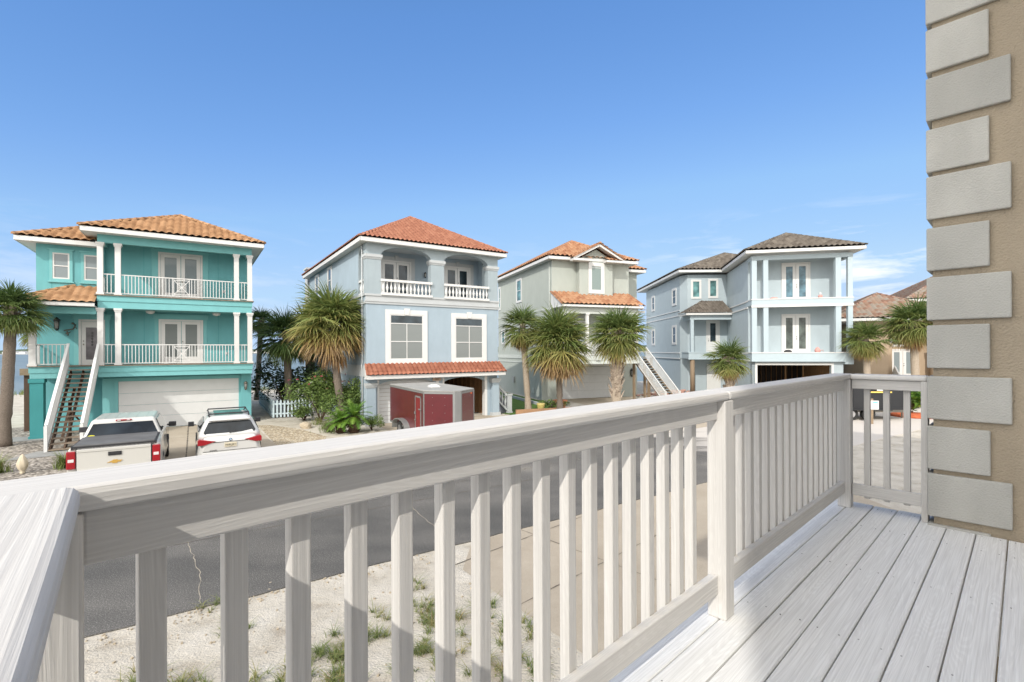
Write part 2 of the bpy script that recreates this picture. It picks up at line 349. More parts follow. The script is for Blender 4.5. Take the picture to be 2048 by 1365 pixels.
def ridge(mb, p, q, r=0.11, step=0.38):
    p = Vector(p); q = Vector(q); d = q - p; L = d.length; n = max(1, int(L / step)); d.normalize()
    up = Vector((0, 0, 1)); sx = d.cross(up).normalized(); sz = sx.cross(d).normalized(); m = 6
    for i in range(n):
        ra = r * 1.12; rb = r * 0.88
        A = p + d * (L * i / n); B = p + d * (L * (i + 1) / n + 0.02)
        ga = []; gb = []
        for k in range(m + 1):
            t = math.pi * k / m
            ga.append(mb.v(A + sx * math.cos(t) * ra + sz * (math.sin(t) * ra * 0.85 - 0.02))); gb.append(mb.v(B + sx * math.cos(t) * rb + sz * (math.sin(t) * rb * 0.85 - 0.02)))
        u = random.randint(0, 99) + 0.5; w = random.randint(0, 99) + 0.5
        for k in range(m): mb.face([ga[k], ga[k + 1], gb[k + 1], gb[k]], [(u, w)] * 4, True)
        mb.face(ga, [(u, w)] * (m + 1)); mb.face(gb[::-1], [(u, w)] * (m + 1))
def hip_roof(parent, x0, x1, y0, y1, ze, pitch, tmat, white, per=0.3, course=0.36, amp=0.07, step=0.05, fasc=0.2, soff=0.45, faces='fblr', rr=0.11, name='roof'):
    """hipped roof with tiled slopes, ridge caps, fascia and soffit"""
    t = math.tan(R(pitch)); w = x1 - x0; d = y1 - y0; h = min(w, d) / 2
    zr = ze + h * t; zt = ze
    if w <= d: r0 = (x0 + h, y0 + h, zr); r1 = (x0 + h, y1 - h, zr)
    else: r0 = (x0 + h, y0 + h, zr); r1 = (x1 - h, y0 + h, zr)
    a, b, c, e = (x0, y0, zt), (x1, y0, zt), (x1, y1, zt), (x0, y1, zt)
    mb = MB()
    if w <= d: F = {'f': [a, b, r0], 'r': [b, c, r1, r0], 'b': [c, e, r1], 'l': [e, a, r0, r1]}
    else: F = {'f': [a, b, r1, r0], 'r': [b, c, r1], 'b': [c, e, r0, r1], 'l': [e, a, r0]}
    for k in faces: tile_face(mb, F[k], per, course, amp, step)
    rf = mb.build(name, tmat, parent, fix=False)
    for k in (0,):
        m2 = MB(); up = lambda p: (p[0], p[1], p[2] + amp * 0.7)
        if w <= d: E = [(a, r0), (b, r0), (c, r1), (e, r1), (r0, r1)]
        else: E = [(a, r0), (b, r1), (c, r1), (e, r0), (r0, r1)]
        for p, q in E:
            if (Vector(p) - Vector(q)).length > 0.3: ridge(m2, up(p), up(q), rr)
        m2.build('ridge_cap', tmat, rf, fix=False)
    m3 = MB(); i = 0.035
    for (p, q) in ((a, b), (b, c), (c, e), (e, a)):
        pp = Vector(p); qq = Vector(q)
        dd = (qq - pp).normalized(); nn = Vector((-dd.y, dd.x, 0))
        m3.obox(pp + nn * i + Vector((0, 0, -fasc / 2 - 0.01)) + dd * (i * 0.0 + 0.02), qq + nn * i + Vector((0, 0, -fasc / 2 - 0.01)) - dd * (0.02), 0.03, fasc)
    m3.box(x0 + 0.06, x1 - 0.06, y0 + 0.06, y1 - 0.06, ze - fasc + 0.005, ze - fasc + 0.03)
    m3.box(x0 + 0.03, x1 - 0.03, y0 + 0.03, y1 - 0.03, ze - 0.03, ze - 0.012)
    m3.build('fascia', white, rf)
    return rf

class Wall:
    """maps (a along the wall, n outwards, z) to house coordinates"""
    def __init__(s, kind, off): s.k = kind; s.off = off
    def M(s):
        if s.k == 'front': return Matrix(((1, 0, 0, 0), (0, -1, 0, s.off), (0, 0, 1, 0), (0, 0, 0, 1)))
        if s.k == 'left': return Matrix(((0, -1, 0, s.off), (1, 0, 0, 0), (0, 0, 1, 0), (0, 0, 0, 1)))
def ring(mb, a0, a1, z0, z1, w, n0, n1):
    mb.box(a0, a1, n0, n1, z1 - w, z1); mb.box(a0, a1, n0, n1, z0, z0 + w)
    mb.box(a0, a0 + w, n0, n1 - 0.001, z0 + w, z1 - w); mb.box(a1 - w, a1, n0, n1 - 0.001, z0 + w, z1 - w)
def window(parent, wall, a0, a1, z0, z1, trim, frame, pane, tw=0.1, rails=(0.5,), mull=(), fw=0.05, keystone=False, hood=0.0, label=None, upper=None):
    """a0..z1 is the outside of the trim"""
    M = wall.M(); m = MB(M); ring(m, a0, a1, z0, z1, tw, 0.0, 0.05)
    if hood: m.box(a0 - hood, a1 + hood, 0.0, 0.08, z1, z1 + 0.07); m.box(a0 - hood, a1 + hood, 0.0, 0.075, z0 - 0.06, z0)
    if keystone:
        c = (a0 + a1) / 2; m.prism([(c - 0.1, z1 - tw - 0.02), (c + 0.1, z1 - tw - 0.02), (c + 0.16, z1 + 0.08), (c - 0.16, z1 + 0.08)], 0.0, 0.09, 1)
    w = m.build('window', trim, parent)
    b0, b1, c0, c1 = a0 + tw, a1 - tw, z0 + tw, z1 - tw
    f = MB(M); ring(f, b0, b1, c0, c1, fw, 0.0, 0.035)
    for r in rails: zz = c0 + (c1 - c0) * r; f.box(b0 + fw, b1 - fw, 0.0, 0.032, zz - fw * 0.4, zz + fw * 0.4)
    for (ml, lo, hi) in mull:
        aa = b0 + (b1 - b0) * ml; f.box(aa - fw * 0.35, aa + fw * 0.35, 0.0, 0.03, c0 + (c1 - c0) * lo, c0 + (c1 - c0) * hi)
    f.build('frame', frame, w)
    p = MB(M)
    if upper:
        zz = c0 + (c1 - c0) * upper[0]; p.box(b0 + 0.01, b1 - 0.01, -0.01, 0.012, c0 + 0.01, zz); p.build('pane', pane, w)
        p2 = MB(M); p2.box(b0 + 0.01, b1 - 0.01, -0.01, 0.012, zz, c1 - 0.01); p2.build('pane', upper[1], w)
    else:
        p.box(b0 + 0.01, b1 - 0.01, -0.01, 0.012, c0 + 0.01, c1 - 0.01); p.build('pane', pane, w)
    return w
def french_door(parent, wall, a0, a1, z0, z1, white, pane, metal, trim=None, tw=0.09, gw=0.62, single=False, name='french_door', lite=(0.16, 0.93)):
    M = wall.M(); m = MB(M)
    m.box(a0, a1, 0.0, 0.06, z1 - tw, z1); m.box(a0, a0 + tw, 0.0, 0.058, z0, z1 - tw); m.box(a1 - tw, a1, 0.0, 0.058, z0, z1 - tw)
    n = 1 if single else 2; b0 = a0 + tw; b1 = a1 - tw; lw = (b1 - b0) / n; leaves = []
    H = z1 - tw - z0
    for i in range(n):
        l0 = b0 + lw * i + 0.012; l1 = b0 + lw * (i + 1) - 0.012; g = (lw * (1 - gw)) / 2
        gz0, gz1 = z0 + H * lite[0], z0 + H * lite[1]
        m.box(l0, l0 + g, 0.0, 0.04, z0, z1 - tw - 0.01); m.box(l1 - g, l1, 0.0, 0.04, z0, z1 - tw - 0.01)
        m.box(l0 + g, l1 - g, 0.0, 0.039, z0, gz0); m.box(l0 + g, l1 - g, 0.0, 0.039, gz1, z1 - tw - 0.01)
        leaves.append((l0 + g, l1 - g, gz0, gz1))
    d = m.build(name, white, parent)
    for g0, g1, c0, c1 in leaves:
        p = MB(M); p.box(g0 - 0.01, g1 + 0.01, -0.01, 0.02, c0 - 0.01, c1 + 0.01); p.build('pane', pane, d)
    h = MB(M); ha = (b0 + lw + 0.06 if not single else b0 + 0.09)
    h.box(ha - 0.02, ha + 0.02, 0.04, 0.08, z0 + 0.93, z0 + 1.0); h.box(ha - 0.02, ha + 0.02, 0.04, 0.07, z0 + 1.1, z0 + 1.15); h.build('handle', metal, d)
    if trim is not None:
        t = MB(M); t.box(a0 - 0.17, a0 - 0.004, 0.0, 0.035, z0, z1 + 0.004); t.box(a1 + 0.004, a1 + 0.17, 0.0, 0.035, z0, z1 + 0.004); t.box(a0 - 0.22, a1 + 0.22, 0.0, 0.05, z1 + 0.005, z1 + 0.2)
        t.box(a0 - 0.27, a1 + 0.27, 0.0, 0.09, z1 + 0.2, z1 + 0.26); t.build('door_trim', trim, parent)
    return d
def garage_door(parent, wall, a0, a1, z0, z1, white, rows=4, cols=0, ribs=True):
    M = wall.M(); m = MB(M); h = (z1 - z0) / rows
    for r in range(rows):
        m.box(a0, a1, 0.0, 0.03, z0 + r * h + 0.006, z0 + (r + 1) * h - 0.006)
        if cols:
            cw = (a1 - a0) / cols
            for c in range(cols):
                for k in (0.12, 0.55):
                    m.box(a0 + c * cw + 0.08, a0 + (c + 1) * cw - 0.08, 0.03, 0.042, z0 + (r + k) * h, z0 + (r + k + 0.33) * h)
        elif ribs:
            n = int((a1 - a0) / 0.11)
            for c in range(n): m.box(a0 + 0.03 + c * 0.11, a0 + 0.10 + c * 0.11, 0.03, 0.034, z0 + r * h + 0.03, z0 + (r + 1) * h - 0.03)
    return m.build('garage_door', white, parent)
def column(parent, x, y, w, z0, z1, mat, cap=0.05):
    m = MB(); m.box(x, x + w, y, y + w, z0 + 0.1, z1 - 0.16)
    m.box(x - cap * 0.7, x + w + cap * 0.7, y - cap * 0.7, y + w + cap * 0.7, z0, z0 + 0.1)
    m.box(x - cap * 0.5, x + w + cap * 0.5, y - cap * 0.5, y + w + cap * 0.5, z1 - 0.16, z1 - 0.09); m.box(x - cap, x + w + cap, y - cap, y + w + cap, z1 - 0.09, z1)
    return m.build('column', mat, parent)
def balcony_rail(parent, runs, z0, mat, h=0.95, sp=0.13, w=0.028, orn=None, label=None):
    for (p, q) in runs:
        m = MB(); p = Vector(p); q = Vector(q); L = (q - p).length; d = (q - p).normalized()
        m.obox((p.x, p.y, z0 + h), (q.x, q.y, z0 + h), 0.05, 0.045); m.obox((p.x, p.y, z0 + 0.08), (q.x, q.y, z0 + 0.08), 0.035, 0.035)
        n = int(L / sp)
        for i in range(1, n):
            c = p + d * (L * i / n)
            if orn and abs(c.x - orn[0]) < orn[1] and abs(d.x) > 0.5: continue
            m.box(c.x - w / 2, c.x + w / 2, c.y - w / 2, c.y + w / 2, z0 + 0.09, z0 + h - 0.02)
        if orn and abs(d.x) > 0.5 and p.x < orn[0] < q.x:
            c, hw = orn; y = p.y; za, zb = z0 + 0.16, z0 + h - 0.09
            for x in (c - hw, c + hw): m.box(x - w / 2, x + w / 2, y - w / 2, y + w / 2, z0 + 0.09, z0 + h - 0.02)
            for zz in (za, zb): m.obox((c - hw, y, zz), (c + hw, y, zz), w, w)
            m.obox((c - hw, y, za), (c + hw, y, zb), w * 0.9, w * 0.9); m.obox((c - hw, y + 0.002, zb), (c + hw, y + 0.002, za), w * 0.9, w * 0.9)
            zm = (za + zb) / 2; m.obox((c, y, za + .1), (c, y, zb - .1), w * .8, w * .8); m.obox((c - hw * .6, y, zm), (c + hw * .6, y, zm), w * .8, w * .8)
            for s_ in (-1, 1): m.obox((c - hw * .55, y, zm + s_ * .2), (c + hw * .55, y, zm + s_ * .2), w * .8, w * .8); m.obox((c + s_ * hw * .55, y, zm - .2), (c + s_ * hw * .55, y, zm + .2), w * .8, w * .8)
        m.build('balcony_railing', mat, parent)
def lantern(parent, M, mat, gl, s=1.0):
    m = MB(M); m.lathe([(0.015 * s, 0.3 * s), (0.05 * s, 0.27 * s), (0.13 * s, 0.17 * s), (0.10 * s, 0.15 * s)], (0, -0.16 * s, 0), 8)
    m.lathe([(0.09 * s, -0.17 * s), (0.07 * s, -0.2 * s), (0.02 * s, -0.27 * s)], (0, -0.16 * s, 0), 8)
    for k in range(4):
        a = math.pi / 4 + k * math.pi / 2; m.tube([(0.1 * s * math.cos(a), -0.16 * s + 0.1 * s * math.sin(a), 0.15 * s), (0.085 * s * math.cos(a), -0.16 * s + 0.085 * s * math.sin(a), -0.17 * s)], 0.01 * s, 6)
    m.tube([(0, 0, 0.0), (0, -0.1 * s, 0.3 * s), (0, -0.16 * s, 0.3 * s)], 0.015 * s, 6); m.box(-0.05 * s, 0.05 * s, -0.02, 0, -0.12 * s, 0.12 * s)
    o = m.build('wall_lantern', mat, parent)
    g = MB(M); g.lathe([(0.07 * s, -0.16 * s), (0.085 * s, 0.14 * s)], (0, -0.16 * s, 0), 8); g.build('lamp_glass', gl, o)
    return o

# ------------------------------------------------------------------ materials
WHITE = paint('white_trim', (0.61, 0.61, 0.595), 0.55, 0.03)
WHITE_D = paint('white_garage_door', (0.60, 0.61, 0.61), 0.6, 0.03)
TEAL = stucco('teal_stucco', (0.145, 0.39, 0.41), 0.12)
TEAL_T = stucco('teal_trim', (0.18, 0.44, 0.45), 0.08, bs=0.2)
TEAL_D = stucco('teal_board', (0.06, 0.28, 0.29), 0.12)
BLUE = stucco('pale_blue_stucco', (0.325, 0.40, 0.455), 0.08)
BLUE_W = stucco('pale_band_stucco', (0.45, 0.47, 0.475), 0.06)
BLUE_G = stucco('grey_blue_stucco', (0.32, 0.375, 0.40), 0.08)
SAGE = stucco('sage_grey_stucco', (0.38, 0.41, 0.375), 0.07)
SAGE_T = stucco('sage_trim', (0.48, 0.51, 0.48), 0.05)
SLATE = stucco('blue_grey_stucco', (0.385, 0.45, 0.48), 0.07)
SLATE_T = stucco('blue_grey_trim', (0.40, 0.475, 0.51), 0.05)
TAN = stucco('tan_stucco', (0.43, 0.36, 0.265), 0.25, scale=14, bd=0.012, bs=0.8)
QUOIN = stucco('grey_quoin_stucco', (0.53, 0.52, 0.475), 0.28, scale=16, bd=0.010, bs=0.6)
TAN2 = stucco('beige_stucco', (0.40, 0.31, 0.22), 0.1)
T1 = tiles('tan_orange_tiles', [(0.27, 0.145, 0.07), (0.36, 0.20, 0.10), (0.44, 0.26, 0.14)])
T2 = tiles('orange_red_tiles', [(0.29, 0.12, 0.075), (0.34, 0.145, 0.09), (0.39, 0.18, 0.115)])
T2D = tiles('red_brown_tiles', [(0.28, 0.10, 0.06), (0.33, 0.13, 0.08), (0.39, 0.16, 0.10)])
T3 = tiles('mottled_orange_tiles', [(0.29, 0.13, 0.07), (0.36, 0.185, 0.10), (0.42, 0.24, 0.14), (0.33, 0.155, 0.08)])
T4 = tiles('dark_grey_tiles', [(0.09, 0.075, 0.06), (0.14, 0.12, 0.10), (0.19, 0.165, 0.135)])
T5 = tiles('rose_brown_tiles', [(0.20, 0.11, 0.08), (0.27, 0.18, 0.13), (0.26, 0.235, 0.20), (0.30, 0.16, 0.11)])
DARK = paint('dark_metal', (0.02, 0.02, 0.022), 0.4)
BRONZE = paint('old_bronze', (0.16, 0.15, 0.12), 0.45, metallic=0.6)
LAMPG = glass('lamp_glass', (0.3, 0.3, 0.28), 0.1)
G_DARK = glass('dark_glass')
G_BLIND = glass('blind_behind_glass', blind=(0.21, 0.25, 0.265), per=0.055)
G_BLIND2 = glass('white_blind_behind_glass', blind=(0.20, 0.22, 0.215), per=0.06, rough=0.12)
G_TEAL = glass('green_tinted_glass', (0.10, 0.20, 0.20), 0.08)
WOOD_W = wood('whitewashed_wood', (0.665, 0.645, 0.61), (0.55, 0.53, 0.50))
WOOD_D = wood('whitewashed_deck', (0.83, 0.83, 0.815), (0.64, 0.635, 0.62), bstr=0.8)
TIMBER = wood('weathered_timber', (0.33, 0.25, 0.17), (0.14, 0.10, 0.065))
DARKWOOD = wood('dark_stained_wood', (0.12, 0.075, 0.05), (0.04, 0.025, 0.018))
TREAD = wood('stair_tread_wood', (0.30, 0.24, 0.18), (0.13, 0.10, 0.08))
STUD = wood('raw_framing_wood', (0.34, 0.20, 0.10), (0.18, 0.10, 0.05))
CONC = ground_mat('concrete', [(0.3, (0.34, 0.29, 0.225)), (0.7, (0.42, 0.365, 0.29))], 0.9, 90, 0.004)
SAND = ground_mat('sand', [(0.30, (0.33, 0.285, 0.225)), (0.45, (0.47, 0.43, 0.36)), (0.62, (0.54, 0.50, 0.43)), (0.75, (0.60, 0.565, 0.50))], 1.5, 38, 0.08)
GRAVEL = ground_mat('grey_gravel', [(0.0, (0.16, 0.14, 0.12)), (0.5, (0.36, 0.32, 0.27)), (1.0, (0.55, 0.50, 0.44))], 2, 60, 0.03, kind='gravel', vscale=11)
GRAVEL2 = ground_mat('tan_gravel', [(0.0, (0.36, 0.28, 0.18)), (0.5, (0.55, 0.46, 0.33)), (1.0, (0.72, 0.64, 0.50))], 2, 60, 0.03, kind='gravel', vscale=13)
LAWN = ground_mat('lawn', [(0.3, (0.05, 0.10, 0.015)), (0.7, (0.11, 0.19, 0.04))], 3, 60, 0.03)
TRUNK1 = bark('palm_trunk', (0.08, 0.065, 0.05), (0.22, 0.18, 0.145), 22)
TRUNK2 = bark('pale_palm_trunk', (0.24, 0.19, 0.14), (0.46, 0.39, 0.31), 20)
BOOT = bark('palm_boots', (0.12, 0.085, 0.06), (0.50, 0.42, 0.34), 7)
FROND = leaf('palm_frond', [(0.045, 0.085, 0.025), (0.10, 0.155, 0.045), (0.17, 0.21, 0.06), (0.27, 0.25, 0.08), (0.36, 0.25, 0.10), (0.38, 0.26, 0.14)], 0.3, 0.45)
DEAD = leaf('dead_palm_frond', [(0.24, 0.15, 0.07), (0.36, 0.25, 0.14), (0.42, 0.20, 0.06)], 0.1, 0.8)
SHRUB = leaf('shrub_leaf', [(0.06, 0.10, 0.025), (0.12, 0.19, 0.045), (0.23, 0.31, 0.09)])
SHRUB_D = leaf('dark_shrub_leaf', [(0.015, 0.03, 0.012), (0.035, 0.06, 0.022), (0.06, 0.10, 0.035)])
GRASS = leaf('grass_blade', [(0.10, 0.14, 0.035), (0.18, 0.22, 0.065), (0.30, 0.26, 0.10), (0.26, 0.15, 0.09)], 0.2)
PINK = leaf('pink_flower', [(0.55, 0.08, 0.14), (0.62, 0.14, 0.2)])
CYC = leaf('cycad_leaf', [(0.05, 0.12, 0.02), (0.11, 0.22, 0.03), (0.20, 0.32, 0.05)], 0.25, 0.4)

vary(QUOIN, 0.90, 1.06); vary(WOOD_W, 0.95, 1.03)
# ------------------------------------------------------------------ ground, street, water, far shore
def struct(o, label=None):
    o['kind'] = 'structure'
    return o
m = MB()
# land: flat to the dune line, then a beach sloping under the water
SH0 = Vector((-51.5, 50.3)); SHD = Vector((22, 5.3)).normalized(); SHN = Vector((-SHD.y, SHD.x))
def shore(t, off): p = SH0 + SHD * t + SHN * off; return p
ts = [-2500, -400, -120, -60, -30, -15, 0, 15, 30, 45, 60, 90, 200, 800, 3000]
offs = [(-2500, 0.0), (-300, 0.0), (-60, 0.0), (-20, 0.0), (-8, 0.0), (-2.5, -0.35), (0, -1.0), (3, -1.3), (20, -4.0)]
G = []
for t_ in ts:
    row = []
    for (o_, z_) in offs:
        wob = math.sin(t_ * 0.11) * 1.2 if o_ > -10 else 0
        p = shore(t_, o_ + wob); row.append(m.v((p.x, p.y, z_)))
    G.append(row)
for i in range(len(ts) - 1):
    for j in range(len(offs) - 1): m.face([G[i][j], G[i + 1][j], G[i + 1][j + 1], G[i][j + 1]], None, True)
struct(m.build('ground', SAND))

sa, sb_ = math.cos(R(33.6)), math.sin(R(33.6))
def street_pt(s, w): return (3.49 + s * sa - w * sb_, 12.49 + s * sb_ + w * sa)      # s along, w across from the near kerb
def ASPHALT():
    m, nt, b = new_mat('asphalt'); L = nt.links; t = N(nt, 'ShaderNodeTexCoord')
    n1 = N(nt, 'ShaderNodeTexNoise', Scale=0.5, Detail=6.0); L.new(t.outputs['Object'], n1.inputs['Vector'])
    mpp = N(nt, 'ShaderNodeMapping'); mpp.inputs['Rotation'].default_value = (0, 0, -R(33.6)); mpp.inputs['Scale'].default_value = (0.10, 0.75, 1); L.new(t.outputs['Object'], mpp.inputs[0])
    n2 = N(nt, 'ShaderNodeTexNoise', Scale=1.0, Detail=5.0); L.new(mpp.outputs[0], n2.inputs['Vector'])
    n3 = N(nt, 'ShaderNodeTexNoise', Scale=60.0, Detail=3.0); L.new(t.outputs['Object'], n3.inputs['Vector'])
    a = N(nt, 'ShaderNodeMath', operation='ADD'); L.new(n1.outputs[0], a.inputs[0]); L.new(n2.outputs[0], a.inputs[1])
    hv = N(nt, 'ShaderNodeMath', operation='MULTIPLY'); hv.inputs[1].default_value = 0.5; L.new(a.outputs[0], hv.inputs[0])
    r = ramp(nt, hv.outputs[0], [(0.36, (0.085, 0.083, 0.078)), (0.48, (0.12, 0.115, 0.106)), (0.58, (0.15, 0.142, 0.13)), (0.68, (0.20, 0.187, 0.165))])
    r3 = ramp(nt, n3.outputs[0], [(0.3, 0.55), (0.55, 0.95), (0.72, 2.2)])
    mm = N(nt, 'ShaderNodeMixRGB'); mm.blend_type = 'MULTIPLY'; mm.inputs[0].default_value = 1.0; L.new(r.outputs[0], mm.inputs[1]); L.new(r3.outputs[0], mm.inputs[2])
    # sand blown over the far end of the street
    mr = N(nt, 'ShaderNodeSeparateXYZ'); mq = N(nt, 'ShaderNodeMapping'); mq.inputs['Rotation'].default_value = (0, 0, -R(33.6)); L.new(t.outputs['Object'], mq.inputs[0]); L.new(mq.outputs[0], mr.inputs[0])
    mr2 = N(nt, 'ShaderNodeMapRange'); mr2.inputs['From Min'].default_value = 13.0; mr2.inputs['From Max'].default_value = 24.0; L.new(mr.outputs[0], mr2.inputs[0])
    sg = N(nt, 'ShaderNodeMath', operation='ADD'); L.new(mr2.outputs[0], sg.inputs[0]); L.new(n2.outputs[0], sg.inputs[1])
    rs = ramp(nt, sg.outputs[0], [(0.75, 0.0), (1.1, 0.85)])
    ms = N(nt, 'ShaderNodeMixRGB'); L.new(rs.outputs[0], ms.inputs[0]); L.new(mm.outputs[0], ms.inputs[1]); ms.inputs[2].default_value = (0.56, 0.52, 0.47, 1)
    L.new(ms.outputs[0], b.inputs['Base Color']); b.inputs['Roughness'].default_value = 0.9; b.inputs['Specular IOR Level'].default_value = 0.25
    bump(nt, b, n3.outputs[0], 0.6, 0.006); return m
ASPH = ASPHALT()
m = MB(); near = []; far = []
for i in range(0, 261):
    s_ = -80 + i * 0.5; near.append((*street_pt(s_, random.uniform(-0.035, 0.035)), 0.018)); far.append((*street_pt(s_, 6.1 + random.uniform(-0.04, 0.04)), 0.018))
V0 = [m.v(p) for p in near]; V1 = [m.v(p) for p in far]; V2 = [m.v((p[0], p[1], -0.03)) for p in near]
for i in range(260): m.face([V0[i], V0[i + 1], V1[i + 1], V1[i]]); m.face([V2[i], V2[i + 1], V0[i + 1], V0[i]])
street = struct(m.build('street', ASPH))
CRACK = ground_mat('sand_filled_crack', [(0.3, (0.27, 0.24, 0.19)), (0.7, (0.42, 0.37, 0.30))], 8, 60, 0.01)
DCRACK = ground_mat('dark_joint', [(0.3, (0.10, 0.085, 0.07)), (0.7, (0.17, 0.15, 0.12))], 8, 60, 0.002)
def crack(pts, w, name='street_crack', z=0.023, mat=CRACK, jit=0.022):
    mm_ = MB(); P = []
    for i in range(len(pts) - 1):
        a = Vector(pts[i]); b = Vector(pts[i + 1]); n = max(2, int((b - a).length / 0.12))
        for k in range(n): P.append(a.lerp(b, k / n) + Vector((random.uniform(-jit, jit), random.uniform(-jit, jit))))
    P.append(Vector(pts[-1])); l = []; r = []
    for i, p in enumerate(P):
        d = (P[min(i + 1, len(P) - 1)] - P[max(i - 1, 0)]).normalized(); n = Vector((-d.y, d.x)); ww = w * random.uniform(0.35, 1.3)
        l.append(mm_.v((p.x + n.x * ww, p.y + n.y * ww, z))); r.append(mm_.v((p.x - n.x * ww, p.y - n.y * ww, z)))
    for i in range(len(P) - 1): mm_.face([l[i], l[i + 1], r[i + 1], r[i]])
    struct(mm_.build(name, mat))
crack([(-4.44, 6.93), (-5.3, 8.3), (-6.45, 9.67), (-7.6, 11.4)], 0.008)
crack([(-1.15, 9.5), (-2.1, 11.16), (-3.4, 13.4), (-4.6, 15.0)], 0.009)
crack([street_pt(1.5, 0.0), street_pt(1.2, 3), street_pt(1.6, 6.0)], 0.007)
crack([street_pt(5.5, 0.0), street_pt(5.3, 6.0)], 0.007)
crack([street_pt(-30, 3.1), street_pt(20, 3.0)], 0.011, jit=0.02, mat=DCRACK)
crack([street_pt(-5, 3.9), street_pt(3, 4.4), street_pt(10, 3.8)], 0.010, jit=0.06, mat=DCRACK)

def sheet(name, pts, z, mat, thick=0.0):
    m = MB(); m.poly([(p[0], p[1], z) for p in pts])
    if thick:
        for i in range(len(pts)):
            a, b = pts[i], pts[(i + 1) % len(pts)]; m.poly([(a[0], a[1], z), (b[0], b[1], z), (b[0], b[1], z - thick), (a[0], a[1], z - thick)])
    return struct(m.build(name, mat, fix=False))
# our own concrete driveway, running from the street under the deck
B_ = (math.cos(R(43.7)), math.sin(R(43.7))); Pn = (-B_[1], B_[0])
def dk(t, q): return (B_[0] * t + Pn[0] * q, B_[1] * t + Pn[1] * q)
sheet('driveway', [street_pt(-5.15, -0.0), (-0.86, 8.4), (0.71, 6.27), (3.2, 2.6), (9.2, 7.0), street_pt(6.2, -0.0)], 0.008, CONC)
for q0 in (5.35,):
    crack([dk(5.24 - 0.35, 5.15), dk(9.6, 5.15)], 0.012, 'driveway_joint', 0.013, DCRACK, 0.003)
crack([dk(5.4, 3.6), dk(10.0, 3.6)], 0.011, 'driveway_joint', 0.013, DCRACK, 0.003)
crack([dk(5.1, 6.9), dk(10.0, 6.9)], 0.011, 'driveway_joint', 0.013, DCRACK, 0.003)
crack([dk(7.2, 3.0), dk(7.2, 8.6)], 0.011, 'driveway_joint', 0.013, DCRACK, 0.003)

# ------------------------------------------------------------------ house placement
def house_frame(name, label, ox, oy, ang): return thing(name, label, 'house', (ox, oy, 0), ang)
def hw(ox, oy, ang):
    a = R(ang); return lambda s, d: (ox + s * math.cos(a) - d * math.sin(a), oy + s * math.sin(a) + d * math.cos(a))
W1 = hw(-20.88, 21.15, 33); W2 = hw(-7.295, 24.545, 33); W3 = hw(3.48, 33.9, 20); W4 = hw(17.14, 35, -12); W4B = hw(15.0, 43.0, -1)
# drives and beds of the other side
sheet('driveway', [W1(2.6, 0.9), W1(8.5, 0.9), W1(8.7, -6.5), W1(9.2, -12.7), W1(2.9, -12.9), W1(2.9, -6.5)], 0.008, CONC)
crack([W1(5.75, 0.8), W1(5.75, -12)], 0.02, 'driveway_joint', 0.017, DCRACK, 0.003)
crack([W1(2.9, -3.2), W1(8.6, -3.2)], 0.012, 'driveway_joint', 0.017, DCRACK, 0.003)
sheet('gravel_bed', [W1(-9, 5), W1(-0.2, 5), W1(2.55, 0.5), W1(2.8, -12.2), W1(-14, -12.2), W1(-14, 3)], 0.004, GRAVEL)
sheet('path', [W1(-3, 1.2), W1(1.1, 1.0), W1(1.1, -0.7), W1(-3.5, 0.2)], 0.013, ground_mat('grey_slab', [(0.3, (0.22, 0.22, 0.21)), (0.7, (0.30, 0.30, 0.29))], 2, 60, 0.004))
sheet('path', [W1(1.0, -3.7), W1(2.85, -3.7), W1(2.85, -5.0), W1(0.4, -5.3)], 0.013, bpy.data.materials['grey_slab'])
sheet('gravel_bed', [W1(8.72, -1.0), W1(9.3, -1.4), W1(10.3, -3.6), W1(10.9, -6.5), W1(10.2, -9), W1(9.3, -12), W1(8.75, -9)], 0.004, GRAVEL2)
sheet('driveway', [W2(0.5, 0.3), W2(7.1, 0.3), W2(7.3, -6.5), W2(7.6, -12.2), W2(0.2, -12.2)], 0.008, CONC)
sheet('driveway', [W3(1.5, 3.6), W3(7.3, 3.6), W3(7.6, -14), W3(1.2, -14)], 0.008, CONC)
sheet('driveway', [W4(0.3, 0.3), W4(5.5, 0.3), W4(5.5, -9), W4(0.3, -9)], 0.008, CONC)
sheet('lawn', [W2(8.0, 9), W2(8.3, -3.0), W2(9.6, -3.2), W3(-0.3, 2.0), W3(-0.3, 12)], 0.004, LAWN)
m = MB(); p0 = W3(-1.6, 0.5); p1 = W3(-1.5, 8); m.obox((p0[0], p0[1], 0.09), (p1[0], p1[1], 0.09), 0.16, 0.18)
tag(m.build('garden_edging', BLUE_W), 'pale low concrete edging along the narrow lawn between two houses', 'edging')

def WATER():
    m, nt, b = new_mat('bay_water'); L = nt.links; t = N(nt, 'ShaderNodeTexCoord')
    mp = N(nt, 'ShaderNodeMapping'); mp.inputs['Scale'].default_value = (0.5, 1.4, 1); L.new(t.outputs['Object'], mp.inputs[0])
    n = N(nt, 'ShaderNodeTexNoise', Scale=1.6, Detail=6.0); L.new(mp.outputs[0], n.inputs['Vector'])
    mp2 = N(nt, 'ShaderNodeMapping'); mp2.inputs['Scale'].default_value = (0.008, 0.05, 1); L.new(t.outputs['Object'], mp2.inputs[0])
    n2 = N(nt, 'ShaderNodeTexNoise', Scale=1.0, Detail=3.0); L.new(mp2.outputs[0], n2.inputs['Vector'])
    r = ramp(nt, n2.outputs[0], [(0.35, (0.115, 0.15, 0.155)), (0.65, (0.17, 0.205, 0.205))]); L.new(r.outputs[0], b.inputs['Base Color'])
    b.inputs['Roughness'].default_value = 0.35; b.inputs['Specular IOR Level'].default_value = 0.14
    bump(nt, b, n.outputs[0], 0.8, 0.12); return m
